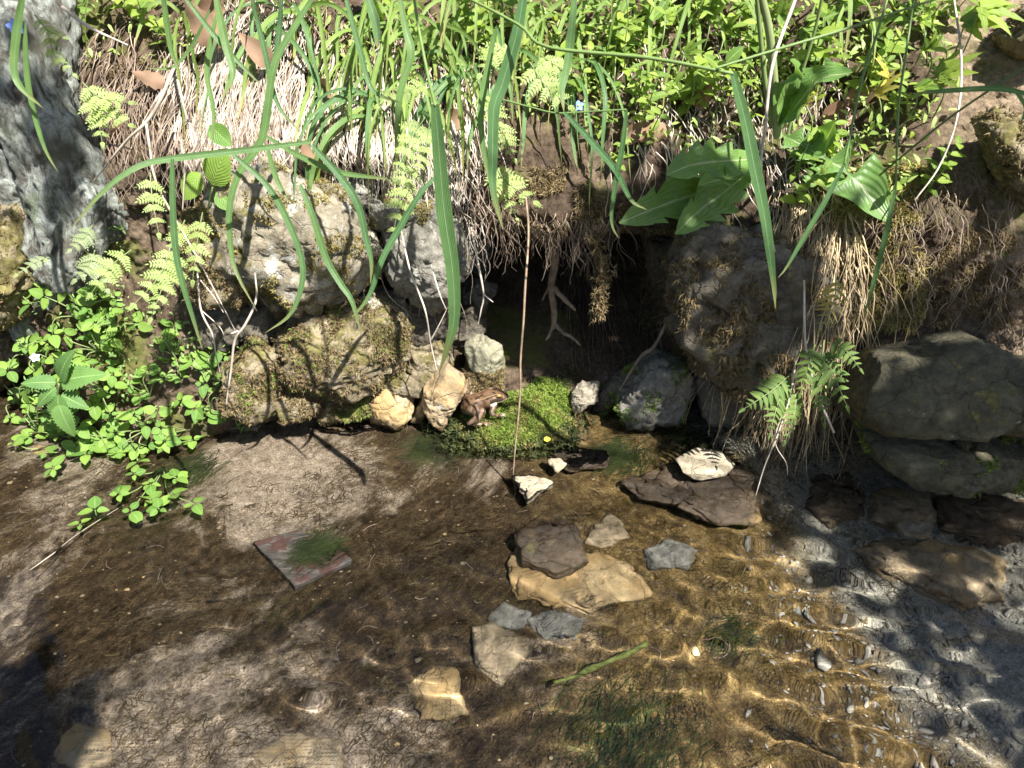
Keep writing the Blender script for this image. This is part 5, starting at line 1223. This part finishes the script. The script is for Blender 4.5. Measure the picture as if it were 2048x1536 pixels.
# ================================================================ algae and gravel
def bed_points(px, py):
    out = []
    for a, b in zip(px, py):
        Zq = -.04
        for _ in range(3): q = bed_at(a, b, Zq); Zq = float(bed_z(q[0], q[1]))
        out.append(q)
    return np.array(out)
def bed_xy(n, x0, x1, y0, y1, r):
    x = r.uniform(x0, x1, n); y = r.uniform(y0, y1, n); return np.stack([x, y, bed_z(x, y)], -1)
def filaments(P, L, wid, r, flow=(-.75, -.62), rise=.16, seg=5, wander=.35):
    n = len(P); Ls = L * r.uniform(.5, 1.4, n)
    th = math.atan2(flow[1], flow[0]) + r.normal(0, .35, n) + 1.2 * noise(P, 3.0, 301)
    q = P.copy(); pts = [q.copy()]
    for k in range(seg):
        th = th + r.normal(0, wander, n) * .5
        d = np.stack([np.cos(th), np.sin(th), np.full(n, rise * (1 - 1.2 * k / seg)) + r.normal(0, .08, n)], -1)
        q = q + d * (Ls / seg)[:, None]; pts.append(q.copy())
    pts = np.stack(pts, 1); pts[..., 2] = np.minimum(pts[..., 2], -.004)
    T = unit(np.gradient(pts, axis=1)); S = unit(np.cross(T, np.array([0, -.6, .8]))); w = wid * np.linspace(1, .25, seg + 1)[None, :, None] * r.uniform(.6, 1.4, (n, 1, 1))
    V = np.stack([pts - S * w / 2, pts + S * w / 2], 2).reshape(n, -1, 3); b = np.arange(seg) * 2
    f = np.concatenate([np.stack([b, b + 1, b + 3], -1), np.stack([b, b + 3, b + 2], -1)])
    F = (np.arange(n)[:, None, None] * (2 * seg + 2) + f[None]).reshape(-1, 3)
    return V.reshape(-1, 3), F
r = np.random.default_rng(61)
P = bed_xy(30000, -.95, .65, -.95, .02, r); g = fbm(P * [1, 1, 0], 5, 4, .7, 63) > .02; P = P[g]
V, F = filaments(P, .020, .0014, r, wander=1.1, rise=.25)
o = receiver(obj('algae', mesh('algae', V, F, MAT['algae'], True))); props(o, 'brown thread algae combed by the current over the stream bed', 'algae', kind='stuff')
parts = []
for x, y, rad, m in [(655, 1100, .030, 450), (1250, 905, .05, 700), (880, 890, .05, 500), (400, 930, .04, 300), (1270, 1460, .08, 700), (1480, 1260, .04, 250), (1390, 870, .05, 400)]:
    c = bed_points([x], [y])[0]; q = np.stack([r.normal(c[0], rad * .6, m), r.normal(c[1], rad * .5, m)], -1)
    q = np.concatenate([q, bed_z(q[:, 0], q[:, 1])[:, None] + (.022 if (x, y) == (655, 1100) else 0)], 1); parts.append(filaments(q, .045, .0010, r, rise=.25))
V, F = join(parts); o = receiver(obj('algae', mesh('algae', V, F, MAT['algae_green'], True))); props(o, 'patches of green thread algae under water', 'algae', kind='stuff')
# gravel of the pool
r = np.random.default_rng(67); parts = []
P = bed_xy(9000, .28, 1.15, -.95, -.05, r); keep = P[:, 0] + .16 * noise(P, 5, 5) + .1 * r.normal(size=len(P)) * .6 > .46; P = P[keep]
iv, if_ = ico(1)
for p in P:
    s = .0024 * math.exp(r.normal(0, .5)); A = r.normal(size=(3, 3)); Q, _ = np.linalg.qr(A)
    parts.append(((iv * (1 + .25 * r.normal(size=(len(iv), 1))) * [s * 1.3, s, s * .55]) @ Q.T * [1, 1, .7] + p + [0, 0, s * .3], if_))
V, F = join(parts); o = receiver(obj('gravel', mesh('gravel', V, F, MAT['pebble'], True))); props(o, 'fine grey gravel on the floor of the pool', 'gravel', kind='stuff')
P = bed_xy(1100, -.95, .55, -.95, -.01, r); parts = []
for p in P:
    s = .0012 * math.exp(r.normal(0, .5)); parts.append((iv * (1 + .2 * r.normal(size=(len(iv), 1))) * [s * 1.3, s, s * .6] + p + [0, 0, s * .3], if_))
V, F = join(parts); o = receiver(obj('gravel', mesh('gravel', V, F, MAT['rock_sub'], True))); props(o, 'pale grit scattered on the brown silt', 'gravel', kind='stuff')
P = bed_xy(240, -.9, .6, -.9, -.02, r); parts = []
for p in P:
    a = r.uniform(0, 6.28); L = r.uniform(.008, .035); d = np.array([math.cos(a), math.sin(a), 0]); k = np.array([-d[1], d[0], 0]) * r.normal(0, .2) * L
    parts.append(tube([p + [0, 0, .003], p + d * L * .5 + k + [0, 0, .004], p + d * L + [0, 0, .003]], [.0007, .0005], 4, 6))
V, F = join(parts); o = receiver(obj('twig_litter', mesh('twig_litter', V, F, MAT['straw_dark'], True))); props(o, 'bits of twig and straw littering the stream bed', 'litter', kind='stuff')
MAT['algae_stalk'] = mat_plain('algae_stalk', [(.06, .07, .015), (.13, .15, .035), (.22, .24, .07)], 90, .8, .2, island=False)
# green waterlogged stalk lying on the bed
pts = [np.array(bed_at(a, b, -.05)) for a, b in ((1105, 1370), (1200, 1330), (1290, 1288))]
V, F = tube(pts, [.003, .005, .004], 8, 30); V = V + .0012 * fbm(V, 60, 2)[:, None]
o = receiver(obj('stalk', mesh('stalk', V - pts[0], F, MAT['algae_stalk']))); o.location = pts[0]; props(o, 'waterlogged green stalk lying on the stream bed', 'stalk')

# ================================================================ frog
def build_frog():
    from mathutils.bvhtree import BVHTree
    bv = BVHTree.FromPolygons([tuple(v) for v in (MOUND_P + np.array(mc.location))], ico(5)[1].tolist())
    hit = bv.ray_cast(Vector(CAM), Vector(ray(955, 838)))[0]
    loc = np.array(hit) if hit is not None else at(955, 838, -.09)
    loc = loc + np.array([.012, .006, .015])
    root = empty('frog', tuple(loc), 'brown frog with banded legs sitting on the moss beside the ochre stone', 'frog')
    root.rotation_euler = (math.radians(4), math.radians(-5), math.radians(8)); root.scale = (1.18,) * 3
    iv5, if5 = ico(3); parts = []
    def limb(args):
        pts, rad, _s, n = args; n = n * 3; Q = spline(pts, n); R = np.interp(np.linspace(0, 1, n), np.linspace(0, 1, len(rad)), rad); sv, sf = ico(2)
        for q, rr_ in zip(Q, R): parts.append((sv * rr_ + q, sf))
    def ell(c, s, ry=0.0, rz=0.0):
        q = iv5 * s; x = q[:, 0] * math.cos(ry) + q[:, 2] * math.sin(ry); z = q[:, 2] * math.cos(ry) - q[:, 0] * math.sin(ry)
        x, y = x * math.cos(rz) - q[:, 1] * math.sin(rz), x * math.sin(rz) + q[:, 1] * math.cos(rz)
        parts.append((np.stack([x, y, z], -1) + c, if5))
    ell((-.010, 0, .020), (.026, .0175, .0150), -.22)
    ell((.008, 0, .0235), (.022, .0165, .0150), -.30)
    ell((.026, 0, .0260), (.0155, .0135, .0095), -.02)
    ell((.0365, 0, .0245), (.0085, .0085, .0062), .12)
    ell((-.026, 0, .014), (.012, .012, .010), -.3)
    for s in (-1, 1):
        ell((.0275, s * .0088, .0335), (.0052, .0042, .0042))           # eye bulges
        ell((.006, s * .0105, .0335), (.022, .0022, .0022), -.28)         # back ridges
        limb(([(-.026, s * .010, .016), (-.014, s * .026, .024), (-.003, s * .032, .025)], [.0085, .0095, .0060], 10, 14))
        limb(([(-.003, s * .032, .025), (-.014, s * .036, .014), (-.028, s * .034, .006)], [.0058, .0066, .0034], 10, 14))
        limb(([(-.028, s * .034, .0065), (-.018, s * .036, .0035), (-.004, s * .036, .002)], [.0030, .0026, .0018], 8, 12))
        for k, a in enumerate((-.55, -.2, .12, .45, .8)):
            L = (.008, .012, .016, .013, .008)[k]
            limb(([(-.005, s * .036, .0022), (-.005 + L * .5 * math.cos(a), s * (.036 + L * .5 * math.sin(a)), .003), (-.005 + L * math.cos(a), s * (.036 + L * math.sin(a)), .0012)], [.0014, .0011, .0010], 6, 8))
        limb(([(.018, s * .012, .018), (.012, s * .021, .013), (.011, s * .0235, .011)], [.0055, .0044, .0036], 10, 10))
        limb(([(.011, s * .0235, .011), (.019, s * .024, .006), (.025, s * .022, .0030)], [.0036, .0034, .0024], 10, 10))
        for k, a in enumerate((-.7, -.2, .25, .75)):
            L = (.0075, .010, .011, .008)[k]
            limb(([(.024, s * .022, .003), (.024 + L * .5 * math.cos(a), s * .022 + L * .5 * math.sin(a), .0038), (.024 + L * math.cos(a), s * .022 + L * math.sin(a), .0014)], [.0015, .0011, .0010], 6, 8))
    V, F = join(parts)
    tmp = bpy.data.objects.new('tmp', mesh('tmp', V, F)); col.objects.link(tmp)
    m = tmp.modifiers.new('r', 'REMESH'); m.mode = 'VOXEL'; m.voxel_size = .0009
    m2_ = tmp.modifiers.new('s', 'SMOOTH'); m2_.iterations = 4; m2_.factor = .5
    dg = bpy.context.evaluated_depsgraph_get(); me = bpy.data.meshes.new_from_object(tmp.evaluated_get(dg)); bpy.data.objects.remove(tmp)
    me.name = 'body'; n = len(me.vertices); co = np.empty(n * 3); me.vertices.foreach_get('co', co); P = co.reshape(-1, 3)
    # skin colours: brown back, dark blotches, banded legs, dark mask, pale lip and belly
    b = fbm(P, 90, 3, .6, 401)[:, None]; base = np.array([.115, .066, .036]) * (1 + .7 * b)
    leg = np.clip((np.abs(P[:, 1]) - .0165) / .003, 0, 1) * (P[:, 0] < .03)
    band = (np.sin((P[:, 0] * 1.0 - P[:, 2] * .6) * 680) > .15).astype(float) * leg
    light = np.array([.27, .18, .115]); dark = np.array([.030, .018, .011])
    c_ = base * (1 - .55 * leg[:, None]) + light * .55 * leg[:, None]
    c_ = c_ * (1 - .7 * band[:, None]) + dark * .7 * band[:, None]
    blot = (noise(P, 160, 411) > .22) & (leg < .5); c_[blot] = c_[blot] * .28
    ridge = (np.abs(np.abs(P[:, 1]) - .0105) < .0016) & (P[:, 2] > .029); c_[ridge] = [.19, .12, .065]
    bel = np.clip((.014 - P[:, 2]) / .006, 0, 1)[:, None] * (1 - leg[:, None]); c_ = c_ * (1 - bel) + np.array([.50, .44, .33]) * bel
    head = P[:, 0] > .012
    mask = head & (np.abs(P[:, 1]) > .007) & (P[:, 2] < .031) & (P[:, 2] > .0245) & (P[:, 0] < .034); c_[mask] = dark
    lip = head & (P[:, 2] < .0243) & (P[:, 2] > .0205) & (np.abs(P[:, 1]) > .004); c_[lip] = [.55, .46, .34]
    lip2 = head & (P[:, 2] <= .0205) & (P[:, 2] > .0185); c_[lip2] = [.09, .055, .035]
    ca = me.color_attributes.new('skin', 'FLOAT_COLOR', 'POINT'); ca.data.foreach_set('color', np.concatenate([c_, np.ones((n, 1))], 1).astype(np.float32).ravel())
    me.polygons.foreach_set('use_smooth', np.ones(len(me.polygons), bool))
    mt, nt, nn_, l, bs = newmat('frog_skin'); at_ = N(nt, 'Attribute', attribute_name='skin'); l.new(at_.outputs['Color'], bs.inputs['Base Color'])
    bs.inputs['Roughness'].default_value = .38; bs.inputs['Specular IOR Level'].default_value = .5
    bump(nt, ntex(nt, coords(nt), 700, 3), bs, .4, .0006)
    me.materials.clear(); me.materials.append(mt)
    obj('body', me, root)
    em, nt, nn_, l, bs = newmat('frog_eye'); bs.inputs['Base Color'].default_value = (.02, .014, .008, 1); bs.inputs['Roughness'].default_value = .05
    co_ = coords(nt); se = N(nt, 'SeparateXYZ'); l.new(co_, se.inputs[0])
    ab = N(nt, 'Math', operation='ABSOLUTE'); l.new(se.outputs[2], ab.inputs[0])
    l.new(mixc(nt, sub01(nt, ab.outputs[0], .0010, .0016), (.008, .006, .005), (.38, .24, .06)), bs.inputs['Base Color'])
    eye = mesh('eye', ico(3)[0] * [.0036, .0028, .0034], ico(3)[1], em)
    for s in (-1, 1): e = obj('eye', eye, root); e.location = (.0283, s * .0107, .0338)
    return root
frog = build_frog()

# ================================================================ unseen tree behind the viewer, leaf clumps placed to shade stream and den
tb = np.array([3.1, -2.3, -.2])
shade = empty('tree', tuple(tb), 'unseen leafy tree on the near bank with clumps placed to shade stream and den', 'tree')
V, F = gnarl([tb, tb + [.05, .05, 1.2], tb + [-.1, .1, 2.6], tb + [-.2, .2, 4.4]], [.14, .12, .10, .05], 24, 40, .03, 55)
obj('trunk', mesh('trunk', V - tb, F, MAT['bark']), shade)
r = np.random.default_rng(71); lv = np.array([v.co[:] for v in L_HERB[1].vertices]); lf_ = np.array([list(p.vertices) for p in L_HERB[1].polygons])
parts = []
for (x, y, Yq, D, rad, m) in [
        (1425, 590, -.05, 2.2, .085, 75), (1390, 760, -.05, 2.3, .09, 60), (2000, 560, -.16, 2.2, .09, 45), (1180, 620, .1, 2.2, .10, 80), (1090, 640, .1, 2.3, .07, 40), (1850, 770, -.2, 2.2, .08, 30),  # den and boulder clumps are added to darken those spots
        (1650, 960, -.22, 2.2, .12, 100), (1850, 990, -.25, 2.3, .13, 110), (2010, 980, -.25, 2.2, .11, 70), (1850, 1230, -.45, 2.1, .15, 60), (2000, 1380, -.55, 2.2, .15, 60), (40, 1470, -.66, 1.9, .085, 100),  # last clump is added, standing in for the viewer's own shadow
        (60, 250, .0, 2.3, .10, 55), (620, 690, .0, 2.2, .04, 8)]:
    c = at(x, y, Yq) + SUN * D
    a = tb + np.array([-.15, .15, r.uniform(2.2, 4.0)])
    Vb, Fb = tube([a, (a + c) / 2 + [0, 0, .25], c + SUN * .1], [.010, .006, .003], 7, 20)
    obj('branch', mesh('branch', Vb - tb, Fb, MAT['bark']), shade)
    for _ in range(m):
        u = r.normal(size=3); u = u - SUN * (u @ SUN) * .5; p = c + u / np.linalg.norm(u) * rad * r.uniform(0, 1) ** .45
        M = np.array(frame(p, unit(r.normal(size=3)), unit(SUN * .6 + r.normal(0, .7, 3)), r.uniform(.05, .085)))
        parts.append((lv @ M[:3, :3].T + M[:3, 3] - tb, lf_))
V, F = join(parts); o = obj('crown', mesh('crown', V, F, MAT['herb'], True, np.tile([[.5, .5]], (len(V), 1))), shade); props(o, kind='stuff')
